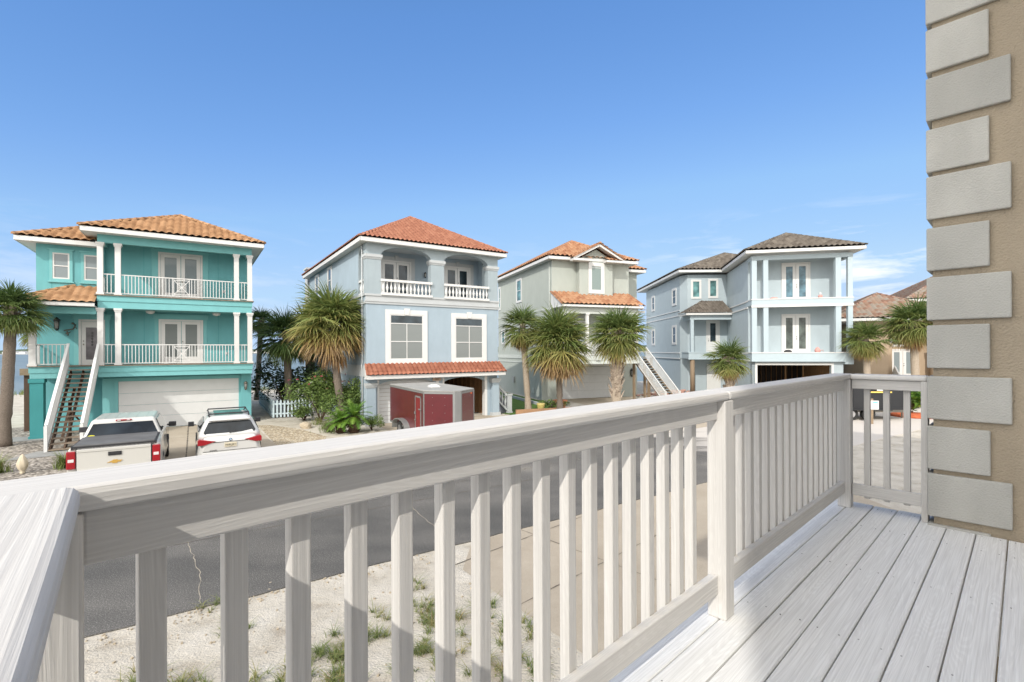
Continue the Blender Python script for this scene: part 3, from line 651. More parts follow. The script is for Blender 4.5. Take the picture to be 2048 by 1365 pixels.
m = MB(); q = [shore(-6000, -3), shore(6000, -3), shore(6000, 6500), shore(-6000, 6500)]
m.poly([(p.x, p.y, -1.0) for p in q]); struct(m.build('water', WATER(), fix=False))
# far shore: a low wooded strip with pale houses
FARLEAF = ground_mat('far_woods', [(0.3, (0.045, 0.07, 0.045)), (0.7, (0.09, 0.12, 0.075))], 0.05, 0.5, 2.0)
m = MB(); rows = []
for i in range(260):
    x = -2400 + i * 14; h = 10 + 6 * math.sin(i * 0.13) * math.sin(i * 0.031 + 1) + random.uniform(-1.5, 3.5)
    y0 = 1350 + 60 * math.sin(i * 0.05) - 0.15 * x
    rows.append([m.v((x, y0, -1.1)), m.v((x, y0 + 14, 0.2)), m.v((x + random.uniform(-4, 4), y0 + 30, h * 0.75)), m.v((x, y0 + 55, h + 3)), m.v((x, y0 + 160, h + 5)), m.v((x, y0 + 300, -1.1))])
for i in range(259):
    for j in range(5): m.mi = 1 if j == 0 else 0; m.face([rows[i][j], rows[i + 1][j], rows[i + 1][j + 1], rows[i][j + 1]])
struct(m.build('far_shore_land', [FARLEAF, SAND]))
rnd = random.Random(5)
fh = None
def far_house(x, y, w, h, mat):
    o = thing('far_house', 'tiny pale house on the wooded far shore across the bay', 'house', (x, y, 0), rnd.uniform(-20, 20), 'houses on the far shore')
    a = MB(); a.box(-w / 2, w / 2, 0, 9, 0.2, h); a.build('wall', mat, o)
    b = MB(); b.prism([(-w / 2 - .6, h), (w / 2 + .6, h), (0, h + 2.8)], -0.5, 9.5, 1); b.build('roof', paint('grey_shingle', (0.3, 0.3, 0.3)) if 'grey_shingle' not in bpy.data.materials else bpy.data.materials['grey_shingle'], o)
for px in (10, 16, 22, 30, 34, 39, 42, 47, 506, 511, 516, 527, 530, 535, 540):
    Y = 1330 - 0.15 * (-1300) * (1 if px < 100 else 0.55) + 0
    x = (px - 1024) / 980 * 1420
    i = (x + 2400) / 14; Y = 1350 + 60 * math.sin(i * 0.05) - 0.15 * x + 4
    far_house(x * Y / 1420, Y, rnd.uniform(9, 20), rnd.uniform(4, 7.5), WHITE)

# ------------------------------------------------------------------ teal house
H = house_frame('house', 'teal stucco house with stacked white columned balconies and tan tile roofs, pickup parked outside', -20.88, 21.15, 33)
m = MB()
m.box(0, 2.4, 1.3, 13, 2.7, 8.75); m.box(2.35, 8.57, 1.6, 13.5, 2.7, 9.25)      # upper floors
m.box(2.36, 8.56, 0.9, 13.4, 0, 2.7)                                             # garage storey
m.box(0.05, 2.36, 1.8, 13.0, 0, 2.7)
m.build('wall', TEAL, H)
m = MB()                                                                        # floor bands and beams
m.box(2.28, 8.59, 0.0, 1.62, 2.84, 3.07); m.box(2.25, 8.62, -0.03, 1.62, 3.07, 3.13)
m.box(2.31, 8.56, 0.03, 1.0, 2.62, 2.84)
m.box(2.28, 8.59, 0.0, 1.62, 6.12, 6.38); m.box(2.31, 8.56, 0.035, 1.62, 5.80, 6.12)
m.box(0.0, 2.25, 0.0, 1.32, 2.86, 3.13); m.box(0.03, 2.25, 0.03, 1.0, 2.62, 2.86)
m.box(2.30, 8.57, 0.02, 0.26, 8.82, 9.2); m.box(2.28, 2.52, 0.26, 1.6, 8.82, 9.2); m.box(8.35, 8.585, 0.26, 1.6, 8.82, 9.2)
m.box(2.52, 8.35, 0.26, 1.6, 9.1, 9.14)
m.box(0.0, 2.27, 0.0, 0.24, 5.50, 5.80); m.box(0, 0.22, 0.24, 1.3, 5.50, 5.80)
m.box(0.22, 2.3, 0.24, 1.3, 5.7, 5.74)
m.build('balcony_slab', TEAL_T, H)
m = MB(); m.box(2.2, 8.66, -0.07, 1.58, 3.131, 3.165); m.box(2.2, 8.66, -0.07, 1.58, 6.381, 6.425); m.box(-0.06, 2.2, -0.07, 1.3, 3.131, 3.165); m.build('porch_floor', TREAD, H)
m = MB(); m.box(0.02, 0.46, 0.05, 0.5, 0.0, 2.6); m.box(-0.02, 0.50, 0.01, 0.54, 2.44, 2.61); m.box(-0.02, 0.5, 0.01, 0.54, 0, 0.12)
m.build('pier', TEAL_D, H)
m = MB(); m.box(8.1, 8.575, 0.6, 0.9, 0, 2.62); m.build('pier', TEAL, H)
m = MB(); m.box(2.36, 2.9, 0.86, 0.9, 0, 2.5); m.build('wall_panel', TEAL_T, H)
m = MB(Wall('front', 0.9).M()); m.box(2.80, 2.95, 0, 0.06, 0, 2.4); m.box(8.0, 8.12, 0, 0.06, 0, 2.4); m.box(2.80, 8.12, 0, 0.061, 2.36, 2.52); m.build('garage_trim', TEAL_T, H)
for a_, b_ in (((0.56 - .03, 1.3, 6.98), (0.56 - .03, 1.3, 6.98)),):
    for x in (0.52, 1.22, 1.62, 2.2):
        m = MB(Wall('front', 1.3).M()); m.box(x, x + .012, 0, .006, 6.3, 6.98); m.build('wall_joint', TEAL_D, H)
for x in (3.9, 7.1):
    for z0, z1 in ((3.2, 5.8), (6.45, 9.1)):
        m = MB(Wall('front', 1.6).M()); m.box(x, x + .012, 0, .005, z0, z1); m.build('wall_joint', TEAL_D, H)
for x, z in ((7.4, 3.62), (7.3, 6.95), (0.95, 3.6)):
    m = MB(Wall('front', 1.6 if x > 2 else 1.3).M()); m.box(x, x + .12, 0, .04, z, z + .14); m.build('outlet_cover', BLUE_W, H)
garage_door(H, Wall('front', 0.9), 2.96, 8.0, 0.02, 2.355, WHITE_D, 4)
for x in (2.29, 2.93, 7.76, 8.37):
    column(H, x, 0.0, 0.215, 3.165, 5.80, WHITE); column(H, x, 0.0, 0.215, 6.425, 8.82, WHITE)
column(H, 0.0, 0.0, 0.23, 3.165, 5.5, WHITE)
for z in (3.165, 6.425):
    balcony_rail(H, [((3.15, 0.1), (7.76, 0.1))], z, WHITE, orn=(5.5, 0.32)); balcony_rail(H, [((2.5, 0.1), (2.93, 0.1)), ((7.97, 0.1), (8.37, 0.1)), ((8.48, 0.2), (8.48, 1.6)), ((2.40, 0.2), (2.40, 1.6))], z, WHITE)
balcony_rail(H, [((0.2, 0.1), (1.3, 0.1)), ((0.1, 0.2), (0.1, 1.3))], 3.165, WHITE)
fw = Wall('front', 1.6)
french_door(H, fw, 4.50, 6.41, 3.17, 5.44, WHITE, G_BLIND2, BRONZE, TEAL_T); french_door(H, fw, 4.49, 6.40, 6.43, 8.86, WHITE, G_BLIND, BRONZE, None)
m = MB(fw.M()); m.box(4.22, 4.486, 0, 0.035, 6.43, 8.86); m.box(6.404, 6.65, 0, 0.035, 6.43, 8.86); m.box(4.2, 6.68, 0, 0.05, 8.861, 9.02); m.build('door_trim', TEAL_T, H)
w13 = Wall('front', 1.3)
ed = french_door(H, w13, 1.46, 2.42, 3.17, 5.32, WHITE, glass('leaded_door_glass', (0.10, 0.09, 0.10), 0.15), BRONZE, TEAL_T, gw=0.6, single=True, name='front_door', lite=(0.12, 0.86))
m = MB(w13.M())
for k in range(5): m.prism([(1.95, 4.05 + k * 0.14), (2.0, 4.12 + k * 0.14), (1.95, 4.19 + k * 0.14), (1.90, 4.12 + k * 0.14)], 0.022, 0.03, 1)
m.build('leaded_pattern', DARK, ed)
for a0 in (0.56, 1.66):
    window(H, w13, a0 - 0.11, a0 + 0.70, 7.06, 8.48, TEAL_T, WHITE, G_BLIND, tw=0.11, rails=(0.5,), mull=(), hood=0.05, fw=0.06)
lantern(H, Matrix.Translation((0.72, 1.3, 5.05)), DARK, LAMPG, 1.1)
lantern(H, Matrix.Translation((8.3, 0.6, 1.95)), BRONZE, LAMPG, 0.85)
m = MB()                                       # metal wall ornament by the entry door
for p, q, r_ in (((0.95, 4.78), (1.28, 4.85), 0.03), ((1.28, 4.85), (1.35, 5.08), 0.03), ((1.3, 5.08), (1.22, 5.14), 0.04), ((1.0, 4.62), (1.18, 4.72), 0.02), ((1.35, 4.95), (1.4, 4.85), 0.015), ((1.05, 4.75), (1.1, 4.55), 0.03)):
    m.tube([(p[0], 1.25, p[1]), (q[0], 1.25, q[1])], r_, 6)
m.build('wall_ornament', BRONZE, H)
for x in (4.2, 7.0):
    m = MB(); m.lathe([(0.05, -0.16), (0.16, -0.11), (0.2, 0.0)], (x, 0.9, 5.8), 12); m.build('ceiling_light', WHITE, H)
P1 = 25.5
hip_roof(H, 1.75, 9.12, -0.62, 14.0, 9.38, P1, T1, WHITE)
t_ = math.tan(R(P1)); ze = 8.93; xa, ya, hh = -0.62, 0.68, 2.61; zp = ze + hh * t_
m = MB(); tile_face(m, [(xa, ya, ze), (2.26, ya, ze), (2.26, ya + 2.34, ze + 2.34 * t_), (xa + hh, ya + hh, zp)], 0.3, 0.36, 0.07, 0.05)
tile_face(m, [(xa, 13.4, ze), (xa, ya, ze), (xa + hh, ya + hh, zp), (xa + hh, 13.4 - hh, zp)], 0.3, 0.36, 0.07, 0.05)
wr = m.build('wing_roof', T1, H, fix=False)
m = MB(); ridge(m, (xa, ya, ze + .05), (xa + hh, ya + hh, zp + .05)); ridge(m, (xa + hh, ya + hh, zp + .05), (xa + hh, 10.8, zp + .05)); m.build('ridge_cap', T1, wr, fix=False)
m = MB(); m.box(xa + .02, 2.26, ya + .02, ya + .05, ze - .21, ze - .01); m.box(xa + .02, xa + .05, ya + .05, 13.4, ze - .21, ze - .01); m.box(xa + .05, 2.26, ya + .05, 13.4, ze - .195, ze - .17); m.build('fascia', WHITE, wr)
m = MB(); z0 = 5.98; t_ = math.tan(R(P1)); y0, x0 = -0.55, -0.55; yw = 1.3; zt = z0 + (yw - y0) * t_
tile_face(m, [(x0, y0, z0), (2.27, y0, z0), (2.27, yw, zt), (x0 + (yw - y0), yw, zt)], 0.3, 0.36, 0.055, 0.035)
tile_face(m, [(x0, 2.2, z0), (x0, y0, z0), (0.0, y0 + 0.55, z0 + 0.55 * t_), (0.0, 2.2, z0 + 0.55 * t_)], 0.3, 0.36, 0.055, 0.035)
tile_face(m, [(0.0, yw, z0 + 0.55 * t_), (0.0, y0 + 0.55, z0 + 0.55 * t_), (x0 + (yw - y0), yw, zt)], 0.3, 0.36, 0.055, 0.035)
pr = m.build('porch_roof', T1, H, fix=False)
m = MB(); ridge(m, (x0, y0, z0 + 0.03), (x0 + (yw - y0), yw, zt + 0.03)); m.build('ridge_cap', T1, pr, fix=False)
m = MB(); m.box(x0 + 0.03, 2.27, y0 + 0.03, y0 + 0.06, z0 - 0.16, z0 - 0.01); m.box(x0 + 0.03, x0 + 0.06, y0 + 0.06, 2.2, z0 - 0.16, z0 - 0.01); m.box(x0 + 0.06, 2.27, y0 + 0.06, 1.3, z0 - 0.15, z0 - 0.13); m.box(x0 + 0.06, 0, 1.3, 2.2, z0 - 0.15, z0 - 0.13)
m.build('fascia', WHITE, pr)
# entry stair with open treads and picket handrails
m = MB(); n = 17; x0, x1 = 1.36, 2.26
for i in range(n):
    z = 3.0 - i * 0.182; y = -0.12 - i * 0.232; m.box(x0, x1, y - 0.27, y, z - 0.045, z)
st = m.build('stair_tread', TREAD, H)
m = MB()
for x in (1.40, 1.82, 2.22): m.obox((x, 0.0, 2.90), (x, -4.0, -0.02 + 0.0), 0.05, 0.26)
m.tube([(1.6, -1.6, 0), (1.6, -1.6, 1.75)], 0.06, 6); m.tube([(2.1, -1.6, 0), (2.1, -1.6, 1.75)], 0.06, 6); m.obox((1.6, -1.6, 1.3), (2.1, -1.6, 0.6), 0.09, 0.05); m.obox((1.5, -2.6, 0.2), (1.6, -0.6, 2.2), 0.09, 0.05)
m.build('stair_stringer', DARKWOOD, H)
for x in (1.30, 2.33):
    m = MB(); y0, z0, y1, z1 = 0.0, 3.165, -4.0, 0.05
    m.obox((x, y0, z0 + 0.98), (x, y1, z1 + 0.95), 0.1, 0.05); m.obox((x, y0, z0 + 0.10), (x, y1, z1 + 0.07), 0.06, 0.18)
    nn = 46
    for i in range(nn + 1):
        f = i / nn; y = y0 + (y1 - y0) * f; z = z0 + (z1 - z0) * f; m.box(x - 0.02, x + 0.02, y - 0.028, y + 0.028, z + 0.1, z + 0.95)
    m.box(x - 0.05, x + 0.05, y1 - 0.1, y1, 0.0, z1 + 0.93)
    m.build('stair_railing', WHITE, H)
# rear side deck on dark posts
m = MB(); m.box(-0.86, 0.0, 3.1, 6.5, 2.78, 2.86); m.box(-0.92, -0.02, 3.0, 3.1, 2.68, 3.0); m.build('side_deck', TIMBER, H)
m = MB(); m.box(-0.80, -0.62, 3.12, 3.30, 0, 2.78); m.build('deck_post', DARKWOOD, H)

# ------------------------------------------------------------------ pale blue house with arches
H = house_frame('house', 'pale blue house with two arched loggia bays and orange tile roof, red trailer outside', -7.295, 24.545, 33)
Wd = 7.72
m = MB()
def bx_hole(mb, x0, x1, y0, y1, z0, z1, holes):      # front wall with rectangular openings
    xs = sorted(set([x0, x1] + [h for o in holes for h in o[:2]]))
    for a, b in zip(xs[:-1], xs[1:]):
        o = [h for h in holes if h[0] <= a + 1e-6 and h[1] >= b - 1e-6]
        if not o: mb.box(a, b, y0, y1, z0, z1)
        else:
            if o[0][2] > z0: mb.box(a, b, y0, y1, z0, o[0][2])
            if o[0][3] < z1: mb.box(a, b, y0, y1, o[0][3], z1)
m.box(0, Wd, 0.0, 14.2, 3.0, 6.62)                                   # middle storey
m.box(0, 0.3, 1.35, 14.2, 6.62, 9.3); m.box(Wd - 0.3, Wd, 1.35, 14.2, 6.62, 9.3); m.box(0.3, Wd - 0.3, 1.8, 14.2, 6.62, 9.3)
bx_hole(m, 0, Wd, 0.12, 0.42, 0.0, 3.0, [(0.62, 3.85, 0.0, 2.3), (4.26, 6.9, 0.0, 2.3)])
m.box(0, 0.3, 0.42, 14.2, 0, 3.0); m.box(Wd - 0.3, Wd, 0.42, 14.2, 0, 3.0); m.box(0.3, Wd - 0.3, 13.9, 14.2, 0, 3.0)
m.build('wall', BLUE, H)
# garage interior
m = MB(); m.box(3.95, 4.05, 0.42, 6.8, 0, 2.99); m.box(0.31, Wd - 0.31, 6.8, 6.9, 0, 2.99)
for k in range(10): m.box(7.2, 7.41, 0.7 + k * 0.6, 0.75 + k * 0.6, 0, 2.99)
for k in range(9): m.box(4.2 + k * 0.4, 4.26 + k * 0.4, 6.6, 6.79, 0, 2.99)
m.box(7.3, 7.41, 0.45, 6.8, 0.0, 2.95)
m.build('garage_interior', STUD, H)
m = MB(); m.box(6.2, 6.75, 2.6, 3.2, 0, 0.8); m.box(5.6, 6.1, 4.6, 5.1, 0, 1.2); m.build('stored_box', paint('stored_carton', (0.22, 0.13, 0.08), 0.8), H, bevel=0.02)
garage_door(H, Wall('front', 0.5), 0.55, 3.95, 0.0, 2.4, WHITE_D, 12, ribs=False)
m = MB(Wall('front', 0.12).M())
for x0, x1 in ((0.62, 3.85), (4.26, 6.9)):
    m.box(x0 - 0.04, x0 + 0.06, -0.29, 0.015, 0, 2.3); m.box(x1 - 0.02, x1 + 0.14, -0.29, 0.015, 0, 2.3)
m.build('garage_trim', WHITE, H)
for x0, x1 in ((0.62, 3.85), (4.26, 6.9)):           # shallow arched heads over the garage openings
    m = MB(); n = 12; P = [(x0, 2.31)]
    P = [(x0 + (x1 - x0) * i / n, 2.02 + 0.26 * math.sin(math.pi * i / n) ** 0.6) for i in range(n + 1)]
    for i in range(n): m.prism([P[i], P[i + 1], (P[i + 1][0], 2.32), (P[i][0], 2.32)], 0.13, 0.41, 1)
    m.build('arched_lintel', BLUE, H)
for x0, x1 in ((-0.02, 0.44), (7.28, 7.73)):
    m = MB(); m.box(x0, x1, -0.10, 0.12, 0.0, 1.9); m.build('pier', BLUE, H)
    m = MB()
    for k, (g, za, zb) in enumerate(((0.02, 1.9, 1.95), (0.05, 1.95, 2.03), (0.08, 2.03, 2.15))): m.box(x0 - g, x1 + g, -0.10 - g, 0.12, za, zb)
    m.box(x0 - 0.06, x1 + 0.06, -0.16, 0.12, 0, 0.18); m.build('pier_capital', BLUE_W, H)
# pent roof over the garage
m = MB(); tile_face(m, [(-0.12, -0.62, 2.56), (7.9, -0.62, 2.56), (7.78, 0.0, 3.10), (-0.05, 0.0, 3.10)], 0.24, 0.25, 0.06, 0.04)
pr = m.build('pent_roof', T2D, H, fix=False)
m = MB(); ridge(m, (-0.12, -0.62, 2.58), (-0.04, 0.0, 3.12), 0.06); ridge(m, (7.9, -0.62, 2.58), (7.78, 0.0, 3.12), 0.06); m.build('ridge_cap', T2D, pr, fix=False)
m = MB(); m.box(-0.1, 7.88, -0.58, -0.54, 2.36, 2.55); m.box(-0.1, 7.88, -0.54, 0.12, 2.36, 2.40); m.prism([(-0.54, 2.40), (0.0, 2.40), (0.0, 3.02), (-0.54, 2.55)], -0.09, -0.05, 0); m.prism([(-0.54, 2.40), (0.0, 2.40), (0.0, 3.02), (-0.54, 2.55)], 7.8, 7.87, 0)
m.build('fascia', WHITE, pr)
# bands
m = MB(); m.box(-0.05, Wd + 0.05, -0.05, 0.0, 6.16, 6.27); m.box(-0.08, Wd + 0.08, -0.08, 0.0, 6.27, 6.34); m.box(-0.03, Wd + 0.03, -0.03, 0.02, 6.34, 6.56); m.box(-0.07, Wd + 0.07, -0.07, 0.3, 6.56, 6.66)
m.box(-0.05, 0.0, 0.0, 14.2, 6.16, 6.27); m.box(-0.07, 0.0, 0.0, 14.2, 6.56, 6.66); m.box(-0.04, 0.0, 0.05, 14.2, 2.46, 3.04)
m.build('string_course', BLUE_W, H)
for a0, a1, z0, z1 in ((0.97, 3.27, 3.08, 5.90), (4.69, 6.93, 3.08, 5.85)):
    window(H, Wall('front', 0.0), a0, a1, z0, z1, WHITE, WHITE, G_BLIND2, tw=0.24, rails=(0.40, 0.80), mull=((0.5, 0.0, 0.8),), fw=0.055, keystone=True, upper=(0.80, G_DARK))
for d0 in (7.2, 11.0): window(H, Wall('left', 0.0), d0, d0 + 1.1, 7.4, 9.1, WHITE, WHITE, G_DARK, tw=0.12)
window(H, Wall('left', 0.0), 5.0, 6.3, 3.6, 5.3, WHITE, WHITE, G_DARK, tw=0.12)
# loggia: front wall with two arches, side arch
def arch_wall(mb, x0, x1, zs, zt, ztop, piers, y0, y1, axis=1, n=18):
    """piers = [(a,b)..] solid parts; arches spring at zs and rise to zt between them"""
    for a, b in piers: mb.prism([(a, 6.66), (b, 6.66), (b, ztop), (a, ztop)], y0, y1, axis)
    for (a, b), (c, d) in zip(piers[:-1], piers[1:]):
        P = []
        for i in range(n + 1):
            t = math.pi * (1 - i / n); P.append(((b + c) / 2 + (c - b) / 2 * math.cos(t), zs + (zt - zs) * math.sin(t)))
        for i in range(n): mb.prism([P[i], P[i + 1], (P[i + 1][0], ztop), (P[i][0], ztop)], y0, y1, axis)
m = MB(); arch_wall(m, 0, Wd, 8.64, 9.17, 9.3, [(0.0, 0.76), (3.50, 4.28), (7.06, Wd)], 0.0, 0.4)
arch_wall(m, 0, Wd, 8.60, 9.05, 9.3, [(0.4, 0.42), (1.33, 1.36)], 0.0, 0.3, 0); arch_wall(m, 0, Wd, 8.60, 9.05, 9.3, [(0.4, 0.42), (1.33, 1.36)], Wd - 0.3, Wd, 0)
m.build('arcade', BLUE_G, H)
m = MB(); m.box(0.3, Wd - 0.3, 0.4, 1.8, 9.22, 9.26); m.build('loggia_ceiling', BLUE_W, H)
for x0, x1 in ((0.0, 0.76), (3.50, 4.28), (7.06, Wd)):
    m = MB()
    for g, za, zb in ((0.025, 8.42, 8.47), (0.045, 8.47, 8.52), (0.07, 8.52, 8.66)): m.box(x0 - g, x1 + g, -g, 0.4 + g, za, zb)
    m.build('pier_capital', BLUE_W, H)
bal = [(0.035, 0.0), (0.035, 0.05), (0.02, 0.08), (0.058, 0.18), (0.062, 0.24), (0.03, 0.36), (0.022, 0.44), (0.035, 0.47), (0.035, 0.52)]
for x0, x1 in ((0.76, 3.52), (4.28, 7.06)):
    m = MB(); n = 13
    for i in range(n): m.lathe([(r * 1.15, z * 1.12) for r, z in bal], (x0 + (x1 - x0) * (i + 0.5) / n, -0.02, 6.74), 8)
    m.box(x0 - 0.02, x1 + 0.02, -0.12, 0.08, 7.32, 7.44); m.box(x0 - 0.02, x1 + 0.02, -0.13, 0.09, 6.62, 6.74); m.build('balustrade', WHITE, H)
m = MB()
for i in range(4): m.lathe([(r * 1.15, z * 1.12) for r, z in bal], (0.1, 0.52 + 0.23 * i, 6.74), 8)
m.box(0.0, 0.18, 0.4, 1.36, 7.32, 7.44); m.box(0.0, 0.18, 0.4, 1.36, 6.62, 6.74); m.build('balustrade', WHITE, H)
f2 = Wall('front', 1.8)
for a0 in (1.32, 5.1):
    french_door(H, f2, a0, a0 + 1.75, 6.68, 8.78, WHITE, G_DARK, DARK, gw=0.66)
    m = MB(f2.M()); m.box(a0 - 0.22, a0 - 0.003, 0, 0.04, 6.68, 8.98); m.box(a0 + 1.753, a0 + 1.97, 0, 0.04, 6.68, 8.98); m.box(a0 - 0.003, a0 + 1.753, 0, 0.04, 8.785, 8.98); m.box(a0 + 0.8, a0 + 1.0, 0, 0.08, 8.8, 9.06); m.build('door_trim', BLUE_W, H)
lantern(H, Matrix.Translation((3.9, 1.8, 8.1)), DARK, LAMPG, 0.6)
m = MB(); m.box(3.62, 4.12, 0.095, 0.125, 2.13, 2.29); m.mi = 0; sg_ = m.build('house_number_plate', paint('sand_plate', (0.45, 0.33, 0.25), 0.7), H)
text_obj('house_number', '1429', 0.13, paint('brown_number', (0.16, 0.08, 0.05), 0.6), sg_, facing(3.87, 0.09, 2.21))
hip_roof(H, -0.42, Wd + 0.42, -0.42, 14.8, 9.42, 30.0, T2, WHITE, per=0.24, course=0.32, amp=0.065, step=0.055, rr=0.09)
m = MB(); m.box(0.0, 0.8, 15.0, 16.0, 0, 10.0); m.box(-0.1, 0.9, 14.9, 16.1, 10.0, 10.12); m.box(-0.05, 0.85, 14.95, 16.05, 9.7, 9.78); m.build('chimney', BLUE_W, H)
# side stair with a pierced balustrade
m = MB()
for i in range(9): m.box(7.75 + i * 0.13, 7.88 + i * 0.13 + 0.05, 0.6, 1.7, 0, 1.62 - i * 0.18)
m.build('side_step', paint('grey_lilac_step', (0.32, 0.33, 0.40), 0.8), H)
m = MB(); m.obox((7.74, 0.42, 1.90), (8.62, 0.42, 1.02), 0.14, 0.12); m.obox((7.74, 0.42, 0.98), (8.62, 0.42, 0.15), 0.12, 0.10)
for i in range(4):
    x = 7.86 + i * 0.2; z = 1.02 - (x - 7.74) * 0.94; m.lathe([(r * 1.25, zz * 1.5) for r, zz in bal], (x, 0.42, z), 8)
m.box(8.60, 8.86, 0.28, 0.56, 0, 1.05); m.box(8.57, 8.89, 0.25, 0.59, 1.05, 1.15); m.box(8.57, 8.89, 0.25, 0.59, 0, 0.1)
m.build('stair_railing', BLUE_W, H)

m = MB(); m.tube([(-0.06, 0.5, 9.2), (-0.06, 0.5, 3.2), (-0.10, 0.5, 3.0), (-0.06, 0.5, 2.8), (-0.06, 0.5, 0.2)], 0.035, 6); m.build('downspout', BLUE_W, H)
# ------------------------------------------------------------------ sage grey house
H = house_frame('house', 'sage grey house with small front gable, orange tile roofs and white garage door behind palms', 3.48, 33.9, 20)
m = MB(); m.box(0, 6.5, 1.7, 14, 3.0, 10.35); m.box(6.5, 8.45, 3.5, 13, 0, 10.1); m.box(0.0, 8.3, 3.6, 14, 0, 3.0); m.box(1.98, 4.76, 1.2, 1.75, 7.3, 10.45)
m.prism([(1.98, 10.44), (4.76, 10.44), (3.37, 11.2)], 1.2, 1.75, 1)
m.build('wall', SAGE, H)
m = MB(); m.box(-0.0, 6.3, 0.0, 3.6, 3.06, 3.36); m.box(0.03, 6.27, 0.03, 3.6, 2.86, 3.06); m.box(-0.03, 6.33, -0.03, 3.6, 2.78, 2.86)
m.build('balcony_slab', SAGE_T, H)
m = MB(); m.box(-0.05, 0.0, 1.7, 14, 3.10, 3.40); m.box(-0.04, 0, 1.7, 14, 2.75, 2.85); m.box(-0.03, 0, 1.7, 14, 6.75, 6.9); m.box(0.1, 6.2, 0.02, 0.22, 6.35, 6.75); m.build('string_course', SAGE_T, H)
for x in (0.05, 1.9, 4.0, 6.0): column(H, x, 0.02, 0.2, 3.36, 6.4, WHITE)
balcony_rail(H, [((0.2, 0.1), (6.2, 0.1)), ((6.2, 0.1), (6.2, 1.7))], 3.36, WHITE, sp=0.11)
french_door(H, Wall('front', 1.7), 4.1, 5.3, 3.4, 5.9, WHITE, G_BLIND, DARK); french_door(H, Wall('front', 1.7), 1.2, 3.0, 3.4, 5.9, WHITE, G_BLIND, DARK)
garage_door(H, Wall('front', 3.6), 1.70, 6.95, 0, 2.45, WHITE_D, 4, cols=4)
m = MB(Wall('front', 3.6).M()); m.box(1.55, 1.69, 0, 0.05, 0, 2.5); m.box(6.96, 7.12, 0, 0.05, 0, 2.5); m.box(1.55, 7.12, 0, 0.051, 2.5, 2.66); m.build('garage_trim', WHITE, H)
lantern(H, Matrix.Translation((7.9, 3.6, 1.9)), DARK, LAMPG, 1.2)
window(H, Wall('front', 1.2), 2.72, 4.05, 7.94, 10.22, WHITE, WHITE, glass('green_blind_glass', blind=(0.20, 0.26, 0.25), rough=0.1), tw=0.24, rails=(0.92,), fw=0.04)
for a in ((7.70, 8.98, 7.85, 9.88), (13.2, 13.85, 7.6, 9.8), (12.0, 13.0, 4.35, 5.7)): window(H, Wall('left', 0.0), *a, WHITE, WHITE, G_TEAL, tw=0.13)
P3 = 28.0; t_ = math.tan(R(P3))
hip_roof(H, -0.5, 7.05, 1.15, 14.5, 10.52, P3, T3, WHITE, per=0.36, course=0.42, amp=0.10, step=0.075)
hip_roof(H, 3.5, 9.05, 3.0, 13.5, 10.25, P3, T3, WHITE, per=0.36, course=0.42, amp=0.10, step=0.075)
# front gable roof
m = MB(); zc, zg, xc, hw_ = 11.52, 10.42, 3.36, 2.1; yb = 5.2
tile_face(m, [(xc - hw_, yb, zg), (xc - hw_, 0.6, zg), (xc, 0.6, zc), (xc, yb, zc)], 0.36, 0.42, 0.09, 0.06); tile_face(m, [(xc + hw_, 0.6, zg), (xc + hw_, yb, zg), (xc, yb, zc), (xc, 0.6, zc)], 0.36, 0.42, 0.09, 0.06)
gr = m.build('gable_roof', T3, H, fix=False)
m = MB(); ridge(m, (xc, 0.55, zc + 0.05), (xc, yb, zc + 0.05)); ridge(m, (xc - hw_, 0.62, zg + 0.03), (xc, 0.62, zc + 0.03), 0.07); ridge(m, (xc + hw_, 0.62, zg + 0.03), (xc, 0.62, zc + 0.03), 0.07)
for s_ in (-1, 1): tile_face(m, [(xc + s_ * 0.85 if s_ < 0 else xc + 0.62, 0.62, zg - 0.05), (xc - 0.62 if s_ < 0 else xc + 1.95, 0.62, zg - 0.05), (xc - 0.62 if s_ < 0 else xc + 1.95, 1.2, zg + 0.22), (xc + s_ * 0.85 if s_ < 0 else xc + 0.62, 1.2, zg + 0.22)], 0.28, 0.34, 0.05, 0.03)
m.build('ridge_cap', T3, gr, fix=False)
m = MB(); 
for s_ in (-1, 1):
    m.obox((xc + s_ * hw_, 0.66, zg - 0.08), (xc, 0.66, zc - 0.1), 0.04, 0.16); m.obox((xc + s_ * hw_, 1.0, zg - 0.07), (xc, 1.0, zc - 0.10), 0.55, 0.02, (0, 0, 1))
    m.box(min(xc + s_ * hw_, xc + s_ * 0.6), max(xc + s_ * hw_, xc + s_ * 0.6), 0.63, 1.25, zg - 0.2, zg - 0.06)
m.build('fascia', WHITE, gr)
# pent roof over the front porch
m = MB(); tile_face(m, [(-0.14, -0.35, 6.95), (6.46, -0.35, 6.95), (6.5, 1.68, 8.0), (-0.08, 1.68, 8.0)], 0.36, 0.42, 0.09, 0.06)
tile_face(m, [(5.8, 0.4, 6.7), (7.1, 0.4, 6.7), (7.05, 1.7, 7.4), (5.8, 1.7, 7.4)], 0.36, 0.42, 0.09, 0.06)
pr = m.build('pent_roof', T3, H, fix=False)
m = MB(); m.box(-0.12, 6.44, -0.32, -0.28, 6.80, 6.94); m.box(-0.12, 6.44, -0.28, 1.7, 6.80, 6.83); m.box(5.8, 7.08, 0.43, 0.47, 6.55, 6.69); m.box(6.45, 7.08, 0.47, 3.5, 6.55, 6.58); m.prism([(-0.28, 6.83), (1.7, 6.83), (1.7, 7.9), (-0.28, 6.93)], -0.06, -0.02, 0)
m.build('fascia', WHITE, pr)
m = MB(); ridge(m, (-0.14, -0.35, 6.98), (-0.08, 1.68, 8.03), 0.08); ridge(m, (6.5, -0.35, 6.98), (6.5, 1.68, 8.03), 0.08); m.build('ridge_cap', T3, pr, fix=False)
